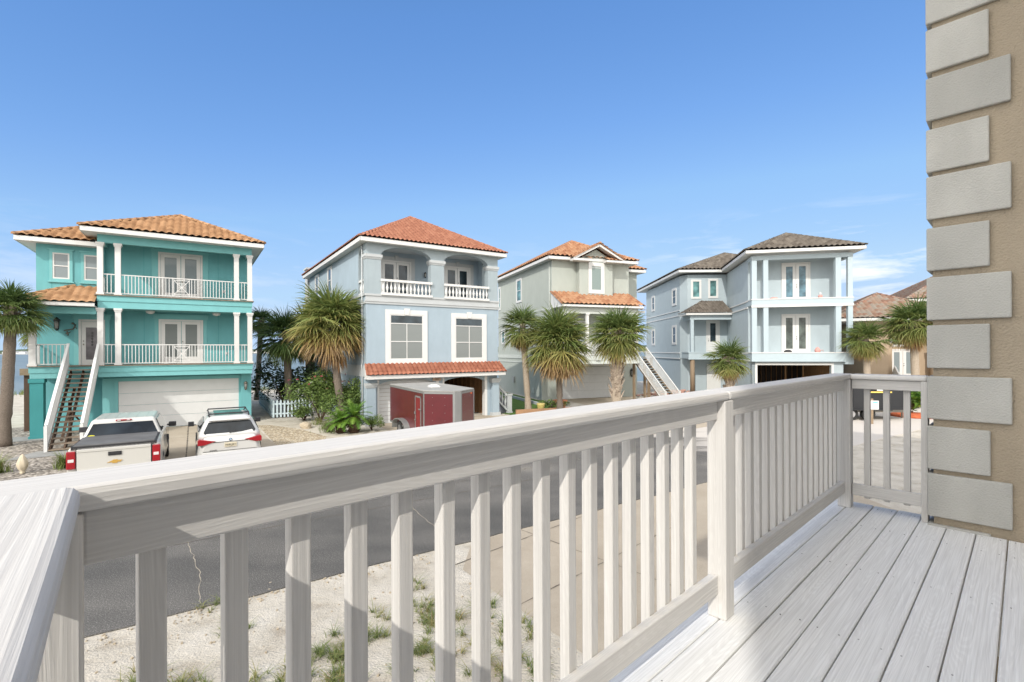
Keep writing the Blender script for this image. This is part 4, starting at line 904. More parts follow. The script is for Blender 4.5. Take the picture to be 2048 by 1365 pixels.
text_obj('house_number', '1431', 0.2, DARK, H, facing(2.85, 0.02, 2.97))
m = MB(); m.box(-0.14, 0, 9.4, 9.75, 1.0, 1.5); m.build('electric_meter', paint('meter_grey', (.35, .36, .35), .6), H)
m = MB(); m.tube([(-0.05, 2.0, 10.2), (-0.05, 2.0, 3.5)], 0.035, 6); m.build('downspout', SAGE_T, H)
m = MB(); m.box(-0.04, 0, 5.0, 5.5, 0.4, 0.8); m.build('wall_vent', SAGE_T, H)
# front stair coming down at the right end
m = MB()
for i in range(18): m.box(6.4, 7.4, 0.9 - (i + 1) * 0.22, 0.95 - i * 0.22, 3.10 - i * 0.18, 3.15 - i * 0.18)
m.box(6.3, 7.45, 0.95, 1.7, 3.2, 3.3); m.box(6.3, 7.45, 1.7, 3.5, 3.2, 3.3); m.build('stair_tread', paint('grey_tread', (0.22, 0.25, 0.26), 0.8), H)
m = MB(); m.obox((6.42, 0.9, 3.05), (6.42, -3.1, -0.1), 0.05, 0.28); m.obox((7.38, 0.9, 3.05), (7.38, -3.1, -0.1), 0.05, 0.28); m.box(6.34, 6.5, -1.0, -0.84, 0, 1.6); m.box(7.3, 7.46, 0.85, 1.0, 0, 3.2); m.box(6.34, 6.5, 0.85, 1.0, 0, 3.2); m.build('stair_stringer', TIMBER, H)
for x in (6.32, 7.48):
    m = MB(); m.obox((x, 0.92, 3.36 + 0.62), (x, -2.9, 0.28 + 0.62), 0.06, 0.06); m.obox((x, 0.92, 3.36 - 0.18), (x, -2.9, 0.28 - 0.18), 0.05, 0.05)
    for i in range(33):
        f = i / 32; y = 0.92 - 3.82 * f; z = 3.36 - 3.08 * f; m.box(x - 0.016, x + 0.016, y - 0.016, y + 0.016, z - 0.16, z + 0.6)
    m.box(x - 0.05, x + 0.05, -3.0, -2.9, 0, 0.95); m.build('stair_railing', WHITE, H)

# ------------------------------------------------------------------ blue-grey house under construction
H = house_frame('house', 'blue grey house with dark tile roof, open garage and bare balconies, near the tan wall', 17.14, 35, -12)
MBK = Matrix.Rotation(R(12 - 1), 4, 'Z'); dB = Vector((15.0 - 17.14, 43.0 - 35, 0)); rB = Matrix.Rotation(R(12), 4, 'Z') @ dB
MB4 = Matrix.Translation(rB) @ Matrix.Rotation(R(11), 4, 'Z')       # frame of the rear wing
m = MB(); m.box(0.02, 6.2, 1.7, 9.6, 2.9, 10.4); m.box(0.02, 0.3, 1.07, 1.7, 3.5, 10.4)
m.box(0.05, 0.28, 0.3, 0.6, 0, 2.9); m.box(0.05, 0.42, 0.3, 0.6, 0, 2.9); m.box(5.2, 5.95, 0.3, 0.6, 0, 2.9); m.box(0.42, 5.2, 0.3, 0.6, 2.65, 2.9)
m.box(0.05, 0.3, 0.6, 9.6, 0, 2.9); m.box(5.7, 5.95, 0.6, 9.6, 0, 2.9); m.box(0.3, 5.7, 9.3, 9.6, 0, 2.9)
m.build('wall', SLATE, H)
m = MB(MB4); m.prism([(0.0, 0.8), (0.42, 0.0), (12, 0.0), (12, 12.4), (0.0, 12.4)], 3.0, 10.35, 2); m.prism([(0.05, 0.8), (0.45, 0.05), (12, 0.05), (12, 9.0), (0.05, 9.0)], 0, 3.0, 2)
m.build('rear_wing_wall', SLATE, H)
m = MB(); m.box(0.0, 6.47, 0, 1.7, 2.98, 3.5); m.box(-0.02, 6.49, -0.02, 0.9, 2.9, 2.98); m.box(0.0, 6.47, 0, 1.7, 6.92, 7.3); m.box(5.95, 6.47, 0.0, 1.7, 2.72, 2.9)
m.box(0.0, 6.46, 0.0, 0.24, 10.12, 10.42); m.box(0.0, 0.24, 0.24, 1.1, 10.12, 10.42); m.box(6.22, 6.46, 0.24, 1.7, 10.12, 10.42)
m.build('balcony_slab', SLATE_T, H)
m = MB(); m.box(-0.03, 6.5, -0.03, 1.7, 3.5, 3.56); m.box(-0.03, 6.5, -0.03, 1.7, 7.3, 7.36); m.box(-0.02, 6.49, -0.02, 0.05, 6.76, 6.92)
m.box(-0.04, 0.02, 1.07, 9.0, 7.26, 7.34); m.box(-0.04, 0.02, 1.07, 9.0, 6.78, 6.88); m.box(-0.04, 0.02, 1.07, 9, 3.44, 3.54); m.box(-0.04, 0.02, 0.6, 9, 2.9, 3.0)
m.box(0.28, 0.42, 0.26, 0.3, 0, 2.65); m.box(5.2, 5.34, 0.26, 0.3, 0, 2.65); m.box(0.28, 5.34, 0.255, 0.3, 2.65, 2.80)
m.build('white_trim_band', WHITE, H)
m = MB(MB4)
for z0, z1 in ((7.26, 7.34), (6.78, 6.88), (3.44, 3.54), (2.95, 3.04)):
    m.box(-0.04, 0.0, 0.8, 12.4, z0, z1)
m.build('string_course', WHITE, H)
for z0, z1 in ((3.56, 6.76), (7.36, 10.12)):
    for x, w in ((0.02, 0.33), (0.78, 0.32), (5.39, 0.34), (6.15, 0.3)):
        m = MB(); m.box(x, x + w, 0.02, 0.02 + w, z0, z1); m.build('column', SLATE_T, H)
m = MB(); m.box(6.0, 6.06, 1.0, 1.5, 7.36, 10.1); m.build('house_wrap_panel', paint('grey_board', (0.38, 0.36, 0.37), 0.8), H)
f4 = Wall('front', 1.7)
french_door(H, f4, 2.44, 4.36, 3.56, 6.36, WHITE, glass('green_grey_glass', (0.07, 0.085, 0.075), 0.05), DARK, gw=0.55, lite=(0.09, 0.93)); french_door(H, f4, 2.46, 4.38, 7.36, 10.12, WHITE, glass('blue_glass', (0.08, 0.15, 0.19), 0.06), DARK, gw=0.55, lite=(0.09, 0.93))
m = MB()                                            # open garage: bare studs
for k in range(13): m.box(0.5 + k * 0.4, 0.54 + k * 0.4, 7.2, 7.34, 0, 2.88)
for k in range(16): m.box(5.55, 5.69, 0.7 + k * 0.4, 0.74 + k * 0.4, 0, 2.88)
for k in range(16): m.box(0.31, 0.45, 0.7 + k * 0.4, 0.74 + k * 0.4, 0, 2.88)
m.box(3.2, 3.28, 3.4, 3.52, 0, 2.88); m.box(4.3, 4.38, 3.0, 3.12, 0, 2.88)
m.build('wall_stud', STUD, H)
m = MB(); m.box(0.31, 5.69, 7.35, 7.4, 0, 2.88); m.build('garage_interior', paint('dark_sheathing', (0.05, 0.04, 0.035), 0.9), H)
hip_roof(H, -0.55, 7.05, -0.6, 10.2, 10.75, 25.5, T4, WHITE, per=0.34, course=0.42, amp=0.09, step=0.075)
# rear wing roof
def hip_in(M, parent, **kw):
    o = hip_roof(parent, **kw); o.matrix_local = M; return o
hip_in(MB4, H, x0=-0.55, x1=13.0, y0=-0.6, y1=14.6, ze=10.7, pitch=21.5, tmat=T4, white=WHITE, per=0.34, course=0.42, amp=0.09, step=0.075)
class WallM(Wall):
    def __init__(s, kind, off, pre): s.k = kind; s.off = off; s.pre = pre
    def M(s): return s.pre @ Wall.M(s)
wB = WallM('front', 0.0, MB4); wL = WallM('left', 0.0, MB4)
for a in ((0.72, 1.62, 8.23, 9.92), (2.21, 3.09, 8.28, 9.98)): window(H, wB, *a, WHITE, WHITE, G_TEAL, tw=0.14, rails=(), fw=0.04)
for a in ((1.73, 2.97, 7.85, 9.45), (8.9, 10.1, 7.9, 9.55), (1.78, 3.0, 4.25, 6.05), (8.9, 10.1, 4.25, 6.0)): window(H, wL, *a, WHITE, WHITE, G_DARK, tw=0.16)
french_door(H, wB, 2.02, 3.2, 3.58, 6.36, WHITE, G_DARK, DARK, gw=0.5, single=True, name='entry_door', lite=(0.33, 0.93))
m = MB(wB.M()); m.box(2.06, 3.27, 0, 0.05, 0, 2.53); gd = m.build('ground_floor_door', WHITE, H)
m = MB(wB.M())
for i in range(2):
    for j in range(3): m.box(2.22 + i * 0.5, 2.6 + i * 0.5, 0.05, 0.06, 0.2 + j * 0.75, 0.75 + j * 0.75)
m.build('door_panel', WHITE, gd)
m = MB(MB4); m.box(-0.1, 3.7, -1.75, 0.0, 3.02, 3.5); m.box(-0.14, 3.7, -1.79, -0.0, 3.5, 3.58); m.box(-0.14, 3.7, -1.79, -1.7, 2.95, 3.02); m.build('porch_slab', SLATE_T, H)
m = MB(MB4); m.box(0.1, 0.36, -1.72, -1.46, 3.58, 6.5); m.build('porch_post', SLATE_T, H)
m = MB(MB4); m.tube([(0.28, -1.55, 0), (0.28, -1.55, 2.96)], 0.19, 12); m.build('timber_post', TIMBER, H)
m = MB(MB4); m.tube([(0.28, 11.5, 0), (0.28, 11.5, 2.96)], 0.19, 12); m.build('timber_post', TIMBER, H)
m = MB(MB4); m.box(0.05, 3.5, -1.72, -1.5, 6.3, 6.72); m.box(0.05, 0.27, -1.5, 0, 6.3, 6.72); m.build('porch_beam', SLATE_T, H)
m = MB(MB4); t_ = 0.56; z0 = 6.86; x0 = -0.4; y0 = -2.05
tile_face(m, [(x0, y0, z0), (3.45, y0, z0), (3.45, 0, z0 + 2.05 * t_), (x0 + 2.05, 0, z0 + 2.05 * t_)], 0.24, 0.33, 0.05, 0.035); tile_face(m, [(x0, 0.0, z0), (x0, y0, z0), (x0 + 2.05, 0, z0 + 2.05 * t_)], 0.24, 0.33, 0.05, 0.035)
pr = m.build('porch_roof', T4, H, fix=False)
m = MB(MB4); ridge(m, (x0, y0, z0 + 0.03), (x0 + 2.05, 0, z0 + 2.05 * t_ + 0.03)); m.build('ridge_cap', T4, pr, fix=False)
m = MB(MB4); m.box(x0 + 0.03, 3.43, y0 + 0.03, y0 + 0.07, z0 - 0.18, z0 - 0.01); m.box(x0 + 0.03, x0 + 0.07, y0 + 0.07, 0, z0 - 0.18, z0 - 0.01); m.box(x0 + 0.07, 3.43, y0 + 0.07, 0, z0 - 0.17, z0 - 0.14); m.build('fascia', WHITE, pr)

# ------------------------------------------------------------------ beige house at the end of the street
H = house_frame('house', 'beige house with mottled rose tile roof and white front door behind two palms', 27.0, 37.5, -20)
m = MB(); m.box(0, 1.5, 0.0, 9, 0, 5.9); m.box(1.5, 4.6, 1.6, 9, 0, 5.9); m.box(4.6, 11.6, 1.0, 13, 0, 5.95); m.box(4.4, 15.4, 3.9, 14, 0, 7.6)
m.build('wall', TAN2, H)
m = MB(); m.box(1.5, 1.8, 0.2, 0.5, 0, 4.0); m.box(1.45, 1.85, 0.15, 0.55, 4.0, 4.2); m.box(4.3, 4.6, 0.2, 0.5, 0, 4.0); m.box(4.25, 4.65, 0.15, 0.55, 4.0, 4.2); m.box(1.5, 4.6, 0.3, 1.6, 1.2, 1.5); m.build('entry_pier', TAN2, H)
hip_roof(H, -2.6, 6.4, -0.8, 9.6, 6.1, 26, T5, WHITE, per=0.32, course=0.38)
hip_roof(H, 3.2, 12.0, 0.6, 14.0, 6.15, 28, T5, WHITE, per=0.32, course=0.38)
hip_roof(H, 3.7, 16.0, 3.2, 15.0, 7.75, 29, T5, WHITE, per=0.32, course=0.38)
french_door(H, Wall('front', 1.6), 2.05, 3.8, 1.5, 3.75, WHITE, G_BLIND, DARK, gw=0.5)
window(H, Wall('front', 1.6), 2.1, 3.75, 3.95, 4.75, WHITE, WHITE, G_DARK, tw=0.1, rails=(), mull=((0.33, 0, 1), (0.66, 0, 1)))
m = MB()
for i in range(7): m.box(1.9, 4.2, 0.2 - i * 0.3, 0.5 - i * 0.3, 0, 1.3 - i * 0.19)
m.build('step', TAN2, H)
m = MB(); m.obox((1.9, 0.2, 2.2), (1.9, -2.0, 0.7), 0.1, 0.7); m.build('stair_wall', WHITE, H)

# ------------------------------------------------------------------ our own house: tan wall with quoins, roof above
bx, by = math.cos(R(43.7)), math.sin(R(43.7))
H = thing('house', 'tan stucco wall corner with pale quoins, the house that carries the deck', 'house', (0, 0, 0), 43.7)
# local x = along the deck boards (t), local y = outwards (q)
ZT = 11.9
m = MB(); m.box(4.385, 10.5, -9.0, 0.432, 0, ZT); m.build('wall', TAN, H)
m = MB(); m.box(-6.36, 4.385, -9.0, -3.0, 0, ZT); m.build('rear_wall', stucco('bounce_cream_stucco', (.74, .70, .63), .05), H)  # unseen; cream colour added to bounce fill light, mass placed to shade the deck
qz = [2.905, 3.225, 3.565, 3.91, 4.235, 4.57, 4.92, 5.24, 5.59, 5.92, 6.25, 6.58, 6.91, 7.24]
for i, z in enumerate([2.9 - 0.335 * k for k in range(8, 0, -1)] + qz):
    k = i - 8; ln = (k % 2 == 0); w = 0.408 if ln else 0.31
    m = MB(); m.box(4.355, 4.385, 0.462 - w, 0.462, z - 0.29, z); m.box(4.385, 4.385 + w, 0.432, 0.462, z - 0.29, z); m.build('quoin', QUOIN, H, bevel=0.008)
hip_roof(H, -6.7, 10.9, -9.4, -2.6, ZT + 0.2, 24, T5, WHITE); hip_roof(H, 4.0, 10.9, -3.2, 0.85, ZT + 0.2, 24, T5, WHITE, name='wing_roof')
bd_ = french_door(H, WallM('front', 0.0, Matrix.Translation((0, -3.0, 0)) @ Matrix.Rotation(R(180), 4, 'Z')), -3.4, -1.5, 2.58, 4.75, WHITE, G_BLIND, DARK)

# ------------------------------------------------------------------ deck
DZ = 2.55
D = thing('deck', 'whitewashed wooden deck of wide boards beside the tan wall', 'deck', (0, 0, 0), 43.7)
m = MB(); q = 0.943
while q > -3.0:
    q1 = q; q0 = max(q - 0.139, -2.998)
    xe = 4.37 if q1 < 0.47 else 4.60
    m.box(-0.35, xe + random.uniform(-0.004, 0.004) if q1 >= 0.47 else xe, q0, q1 if q1 > 0.5 or q0 > 0.46 else min(q1, q1), DZ - 0.035, DZ + random.uniform(-0.0015, 0.0015)); q -= 0.145
m.box(-0.35, 4.6, 0.949, 1.05, DZ - 0.035, DZ)
m.build('deck_board', WOOD_D, D, bevel=0.004, seg=1)
m = MB(); qq = 0.943
while qq > -0.6:
    for t in (0.82, 1.62, 2.42, 3.22, 4.02, 4.33 if qq < .47 else 4.52):
        for dq in (-0.03, -0.11): m.lathe([(0.0035, -0.001), (0.0035, 0.0016)], (t + random.uniform(-.012, .012), qq + dq + random.uniform(-.006, .006), DZ + .0006), 6)
    qq -= 0.145
tag(m.build('screw', paint('screw_head', (.30, .29, .28), .5), D), None, None, kind='stuff')
m = MB(); m.box(-0.3, 4.55, 1.0, 1.04, DZ - 0.25, DZ - 0.037); m.box(4.5, 4.56, 0.5, 1.0, DZ - 0.25, DZ - 0.037)
for t in (0.0, 0.8, 1.6, 2.4, 3.2, 4.0): m.box(t, t + 0.04, -2.9, 1.0, DZ - 0.23, DZ - 0.037)
m.build('joist', WOOD_W, D)
for t in (0.0, 4.3):
    m = MB(); m.box(t, t + 0.14, 0.84, 0.98, 0, DZ - 0.25); m.build('support_post', WOOD_W, D)

Rl = thing('deck_railing', 'whitewashed wooden railing with square balusters across the front of the deck', 'railing', (0, 0, 0), 43.7)
CT = EYE - 0.187                    # top of the cap
def part(name, f, bevel=0.0045, mat=WOOD_W):
    m = MB(); f(m); return m.build(name, mat, Rl, bevel=bevel, seg=2)
part('cap_rail', lambda m: m.box(-0.13, 2.215, 0.909, 1.045, CT - 0.038, CT), 0.012)
part('cap_rail', lambda m: m.box(2.217, 4.50, 0.909, 1.045, CT - 0.038, CT), 0.012)
part('cap_rail', lambda m: m.box(4.395, 4.52, 0.465, 0.912, CT - 0.038, CT), 0.012)
part('top_rail', lambda m: m.box(0.04, 2.17, 0.947, 0.983, CT - 0.125, CT - 0.039)); part('top_rail', lambda m: m.box(2.26, 4.40, 0.947, 0.983, CT - 0.125, CT - 0.039))
part('bottom_rail', lambda m: m.box(0.04, 2.17, 0.947, 0.983, DZ + 0.11, DZ + 0.195)); part('bottom_rail', lambda m: m.box(2.26, 4.40, 0.947, 0.983, DZ + 0.11, DZ + 0.195))
part('top_rail', lambda m: m.box(4.42, 4.456, 0.50, 0.906, CT - 0.11, CT - 0.039)); part('bottom_rail', lambda m: m.box(4.42, 4.456, 0.50, 0.906, DZ + 0.10, DZ + 0.185))
for t, w in ((-0.05, 0.09), (2.17, 0.09), (4.40, 0.09)): part('post', lambda m: m.box(t, t + w, 0.912, 0.997, DZ + 0.001, CT - 0.039), 0.006)
part('post', lambda m: m.box(4.40, 4.489, 0.463, 0.500, DZ + 0.001, CT - 0.039))
ts_ = [0.11 + 0.1185 * k for k in range(17)] + [2.30 + 0.1185 * k for k in range(18)]
for t in ts_:
    j = random.uniform(-0.004, 0.004); part('baluster', lambda m: m.box(t + j, t + j + 0.038, 0.984, 1.022, DZ + 0.09, CT - 0.05), 0.003)
for q in (0.565, 0.683, 0.80): part('baluster', lambda m: m.box(4.457, 4.495, q, q + 0.038, DZ + 0.08, CT - 0.05), 0.003)
# left return of the railing
A = Vector((-0.033, 0.918)); Bv = Vector((-0.08, 0.36)); Bv = A + (Bv - A).normalized() * 1.75
def lft(name, off, w, za, zb, bev=0.006):
    m = MB(); d = (Bv - A).normalized(); n = Vector((-d.y, d.x)); zc = (za + zb) / 2
    a = A + n * off; b = Bv + n * off
    m.obox((a.x, a.y, zc), (b.x, b.y, zc), w, zb - za); m.build(name, WOOD_W, Rl, bevel=bev, seg=3)
lft('cap_rail', 0.0, 0.14, CT - 0.034, CT + 0.004, 0.014)
lft('top_rail', -0.0, 0.038, CT - 0.12, CT - 0.036); lft('bottom_rail', -0.0, 0.038, DZ + 0.11, DZ + 0.195)
d_ = (Bv - A).normalized()
for k in range(14):
    c = A + d_ * (0.12 + 0.115 * k) - Vector((0.038, 0.0)); part('baluster', lambda m: m.box(c.x - 0.03, c.x + 0.012, c.y - 0.045, c.y + 0.045, DZ + 0.09, CT - 0.05), 0.003)

# ------------------------------------------------------------------ palms
def frond(mb, base, az, el, length, tone, rnd, blade=0.85, segs=22, droop=1.0, w=0.04, spread=118):
    """fan frond of a cabbage palm: a stalk that bends, then a fan of narrow drooping segments"""
    h = Vector((math.cos(az), math.sin(az), 0)); up = Vector((0, 0, 1)); d = h * math.cos(el) + up * math.sin(el)
    pts = [Vector(base)]; cur = d.copy(); n = 5
    for i in range(n):
        cur = (cur + Vector((0, 0, -0.06 * droop))).normalized(); pts.append(pts[-1] + cur * length / n)
    side = cur.cross(up)
    if side.length < 0.1: side = Vector((-h.y, h.x, 0))
    side.normalize(); T = mb.tone
    for i in range(n):
        s0 = 0.03 * (1 - i * 0.12); a = mb.v(pts[i] - side * s0); b = mb.v(pts[i] + side * s0); c = mb.v(pts[i + 1] + side * s0 * .85); e = mb.v(pts[i + 1] - side * s0 * .85)
        if mb.face([a, b, c, e]): T.append(min(1, tone + 0.18))
    nrm = side.cross(cur).normalized(); hub = pts[-1]
    for k in range(segs):
        f = (k + 0.5) / segs * 2 - 1; ang = R(spread) * f + rnd.uniform(-0.04, 0.04)
        dr = cur * math.cos(ang) + side * math.sin(ang)
        L = blade * (1.0 - 0.30 * abs(f) ** 2) * rnd.uniform(0.85, 1.12); st = hub - cur * 0.10 * (1 - abs(f)) 
        dr = (dr - nrm * 0.22 * abs(f) + nrm * rnd.uniform(-0.12, 0.16)).normalized()
        p = st; wid = dr.cross(nrm).normalized(); q = []; nn = 4; cd = dr.copy(); tw = wid * math.cos(0.6 * (1 if k % 2 else -1)) + nrm * math.sin(0.6 * (1 if k % 2 else -1))
        for i in range(nn + 1):
            ww = w * (0.5, 1.0, 0.85, 0.5, 0.06)[i]; q.append((p + tw * ww * 0.5, p - tw * ww * 0.5))
            cd = (cd + Vector((0, 0, -(0.03, 0.07, 0.20, 0.48, 0)[i] * droop))).normalized(); p = p + cd * L / nn
        vs = [(mb.v(a), mb.v(b)) for a, b in q]; tt = min(1, max(0, tone + rnd.uniform(-0.09, 0.09)))
        for i in range(nn):
            if mb.face([vs[i][0], vs[i][1], vs[i + 1][1], vs[i + 1][0]]): T.append(min(1, tt + (0.10 if i == nn - 1 else 0)))
def palm(label, base, top, r, cr, n=44, seed=1, low=-0.9, high=1.45, brown=0.3, boots=0.0, mat=TRUNK1, blade=0.85, dead=10, group='cabbage palms by the houses', droop=1.0, tone0=0.07, bend=(0, 0), tier=0.0):
    rnd = random.Random(seed); bx0, by0, bz = base; tx, ty, tz = top
    o = thing('palm_tree', label, 'palm tree', base, 0, group)
    rel = Vector((tx - bx0, ty - by0, tz - bz)); m = MB(); pts = []; rr = []; K = 26
    for i in range(K + 1):
        f = i / K; p = rel * f + Vector((bend[0], bend[1], 0)) * math.sin(math.pi * f); pts.append(p)
        rr.append(r * (1.25 - 0.45 * min(1, f * 5)) * (1 + 0.03 * math.sin(i * 2.4)) if f < 0.2 else r * (1.0 - 0.12 * f) * (1 + 0.035 * math.sin(i * 2.4)))
    m.tube(pts, rr, 14); tr = m.build('trunk', mat, o)
    if boots > 0:                                     # old leaf bases left on the upper trunk
        m = MB(); h0 = rel.length * (1 - boots); N_ = int(boots * rel.length / 0.085)
        for i in range(N_):
            f = 1 - boots + boots * i / N_
            p = rel * f
            for k in range(2):
                a = i * 2.4 + k * 2.094 + rnd.uniform(-.25, .25); hd = Vector((math.cos(a), math.sin(a), 0)); sd_ = Vector((-hd.y, hd.x, 0)); L = rnd.uniform(0.22, 0.42) * (r / 0.2)
                b0 = p + hd * r * 0.85; tp = b0 + hd * L * 0.48 + Vector((0, 0, L))
                v = [m.v(b0 + sd_ * r * .45), m.v(b0 - sd_ * r * .45), m.v(tp - sd_ * r * .14), m.v(tp + sd_ * r * .14), m.v(b0 + sd_ * r * .35 - hd * .1), m.v(b0 - sd_ * r * .35 - hd * .1), m.v(tp - sd_ * r * .14 + Vector((0, 0, -.05)) - hd * .05), m.v(tp + sd_ * r * .14 + Vector((0, 0, -.05)) - hd * .05)]
                for q in ((0, 1, 2, 3), (4, 7, 6, 5), (0, 3, 7, 4), (1, 5, 6, 2), (3, 2, 6, 7)): m.face([v[j] for j in q])
        m.build('leaf_base', BOOT, tr)
    m = MB(); m.tone = []; n = int(n * 1.65)
    for i in range(n):
        f = (i + 0.5) / n; el = high - (high - low) * f ** 0.85 + rnd.uniform(-0.12, 0.12); az = i * 2.39996 + rnd.uniform(-0.25, 0.25)
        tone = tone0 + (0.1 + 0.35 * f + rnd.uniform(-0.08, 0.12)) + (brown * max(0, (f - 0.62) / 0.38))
        L = cr * (0.31 + 0.20 * math.sin(math.pi * min(1, f * 1.1))) * rnd.uniform(0.6, 1.12)
        p0 = rel + Vector((0, 0, -0.05 - (0.45 + tier) * f * min(1, cr / 1.6)))
        if tier: L *= 0.78 if f < 0.4 else (1.0 if f > 0.55 else 0.6)
        if rnd.random() < 0.07: L *= 1.25
        frond(m, p0, az, el, L, min(1.0, max(0, tone)), rnd, blade=cr * 0.56 * rnd.uniform(0.88, 1.1), droop=droop * (0.7 + 0.9 * f), w=0.045 * cr / 1.6, segs=24)
    m.build('crown', FROND, o, fix=False)
    if dead:
        m = MB(); m.tone = []
        for i in range(dead):
            frond(m, rel + Vector((0, 0, -0.45 * cr / 1.6)), i * 2.4 + rnd.uniform(0, .5), rnd.uniform(-1.2, -0.9), cr * 0.35, rnd.uniform(0, 1), rnd, blade=cr * 0.42, droop=2.2, w=0.04 * cr / 1.6, spread=80, segs=16)
        m.build('dead_frond', DEAD, o, fix=False)
    return o
palm('stout palm with rough trunk left of the teal house', (-20.45, 19.7, 0), (-20.3, 19.9, 5.6), 0.205, 1.5, 50, 3, low=-0.45, brown=0.0, boots=0.12, dead=0, blade=1.0, tone0=-0.08)
palm('slim distant palm just left of the teal house, half hidden by its white column', (-31.2, 32, 0), (-31.2, 32, 5.4), 0.17, 1.4, 24, 5, brown=0.0, dead=0, mat=TRUNK2, boots=0.06)
palm('tall slender palm between the teal house and the big leaning palm', (-20.0, 38.4, 0), (-19.65, 38.4, 6.3), 0.2, 1.5, 34, 7, low=-0.5, brown=0, dead=0, boots=0.2, tone0=-0.15)
palm('dark green palm behind the big leaning palm', (-13.6, 33.5, 0), (-14.0, 33.5, 5.2), 0.3, 2.4, 46, 9, brown=0.1, tone0=-0.2, dead=8)
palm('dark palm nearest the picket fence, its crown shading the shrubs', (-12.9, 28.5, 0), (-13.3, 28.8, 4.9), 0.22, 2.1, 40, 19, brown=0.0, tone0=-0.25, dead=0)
palm('largest palm, leaning trunk with double crown in front of the pale blue house', (-8.55, 25.0, 0), (-9.2, 25.2, 5.45), 0.2, 2.75, 62, 11, low=-0.35, brown=0.35, dead=9, bend=(-0.12, 0), tier=0.25, tone0=0.14)
palm('palm with smooth pale trunk beside the narrow lawn, left of a trio', (1.0, 30.0, 0), (0.65, 30.0, 5.4), 0.2, 1.75, 36, 13, brown=0.1, dead=8, mat=TRUNK2)
palm('broad palm with orange lower fronds in front of the sage house corner', (2.85, 29.2, 0), (2.75, 29.2, 4.65), 0.19, 2.7, 66, 15, low=-0.7, brown=0.55, dead=20, tier=0.55, tone0=0.12)
palm('palm with thick boot-covered trunk in front of the white garage door', (5.7, 27.0, 0), (5.85, 27.0, 4.8), 0.26, 2.05, 56, 17, low=-0.6, brown=0.05, boots=0.78, dead=4, mat=TRUNK2)
palm('short palm with boot-covered trunk before the blue grey house', (13.5, 30.5, 0), (13.5, 30.5, 3.35), 0.24, 1.65, 42, 21, brown=0.25, boots=0.7, dead=6, mat=TRUNK2)
palm('small drooping palm, left of two in front of the beige house', (24.0, 33.0, 0), (23.8, 33.0, 4.6), 0.22, 1.75, 44, 23, brown=0.15, dead=8, mat=TRUNK2)
palm('bigger yellow-tipped palm next to the tan quoined corner', (26.4, 32.0, 0), (26.2, 32.0, 5.65), 0.24, 2.15, 56, 25, brown=0.2, dead=12, mat=TRUNK2, tone0=0.06)

# ------------------------------------------------------------------ shrubs and small plants
def leafcloud(mb, c, rad, n, size, rnd, lo=0.0, hi=1.0, shell=0.45):
    T = mb.tone
    lob = [(Vector((rnd.gauss(0, .45), rnd.gauss(0, .45), rnd.uniform(-.35, .5))), rnd.uniform(.35, .6)) for _ in range(9)]
    for i in range(n):
        lc, lr = rnd.choice(lob); d = Vector((rnd.gauss(0, 1), rnd.gauss(0, 1), rnd.gauss(0, 1))).normalized() * lr * rnd.uniform(shell, 1.0)
        q = lc + d; p = Vector((c[0] + q.x * rad[0], c[1] + q.y * rad[1], max(0.03, c[2] + q.z * rad[2])))
        a = Vector((rnd.gauss(0, 1), rnd.gauss(0, 1), rnd.gauss(0, .6))).normalized(); b = a.cross(Vector((rnd.gauss(0, 1), rnd.gauss(0, 1), rnd.gauss(0, 1)))).normalized(); s = size * rnd.uniform(.6, 1.4)
        if mb.face([mb.v(p - a * s), mb.v(p + b * s * .32), mb.v(p + a * s), mb.v(p - b * s * .32)]): T.append(lo + (hi - lo) * rnd.random())
def shrub(name, label, cat, base, rad, n, size, seed, mat=SHRUB, stems=6, lo=0, hi=1, group=None, hz=1.0):
    rnd = random.Random(seed); o = thing(name, label, cat, base, 0, group)
    m = MB()
    for i in range(stems):
        a = rnd.uniform(0, 6.28); t = Vector((math.cos(a) * rad[0] * .6, math.sin(a) * rad[1] * .6, rad[2] * hz * rnd.uniform(1.0, 1.5)))
        m.tube([(0, 0, 0), (t.x * .35, t.y * .35, t.z * .5), t], [.03, .022, .008], 5)
    m.build('stem', DARKWOOD, o)
    m = MB(); m.tone = []; leafcloud(m, (0, 0, rad[2] * hz), rad, n, size, rnd, lo, hi); m.build('foliage', mat, o, fix=False)
    return o
shrub('oleander', 'tall green oleander beside the leaning palm trunk', 'shrub', (-10.2, 26.1, 0), (1.9, 1.2, 1.5), 7000, 0.085, 31)
shrub('oleander', 'lighter straggly oleander to the right of the leaning palm', 'shrub', (-8.05, 25.6, 0), (0.95, 0.6, 1.5), 1800, 0.085, 32, lo=0.0)
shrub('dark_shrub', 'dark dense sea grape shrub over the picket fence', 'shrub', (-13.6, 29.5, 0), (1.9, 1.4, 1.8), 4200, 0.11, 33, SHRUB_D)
shrub('dark_shrub', 'low dark bush at the foot of the picket fence', 'shrub', (-11.3, 26.6, 0), (0.8, 0.6, 0.42), 1500, 0.06, 34, SHRUB)
shrub('round_shrub', 'small clipped round shrub at the foot of the blue pier', 'shrub', (-6.65, 23.2, 0), (0.6, 0.6, 0.42), 2600, 0.035, 35, lo=.2)
for i, (x, y) in enumerate(((-7.35, 25.1), (-6.9, 25.0))):
    pass
m = MB(); m.tone = []; rnd = random.Random(36)
for i in range(16):
    leafcloud(m, (-9.6 + rnd.gauss(0, .9), 25.7 + rnd.gauss(0, .4), rnd.uniform(1.8, 2.6)), (.07, .07, .07), 6, .05, rnd)
tag(m.build('oleander_blossom', PINK, None, fix=False), 'scattered pink oleander blossoms on top of the green shrub', 'flowers', kind='stuff')
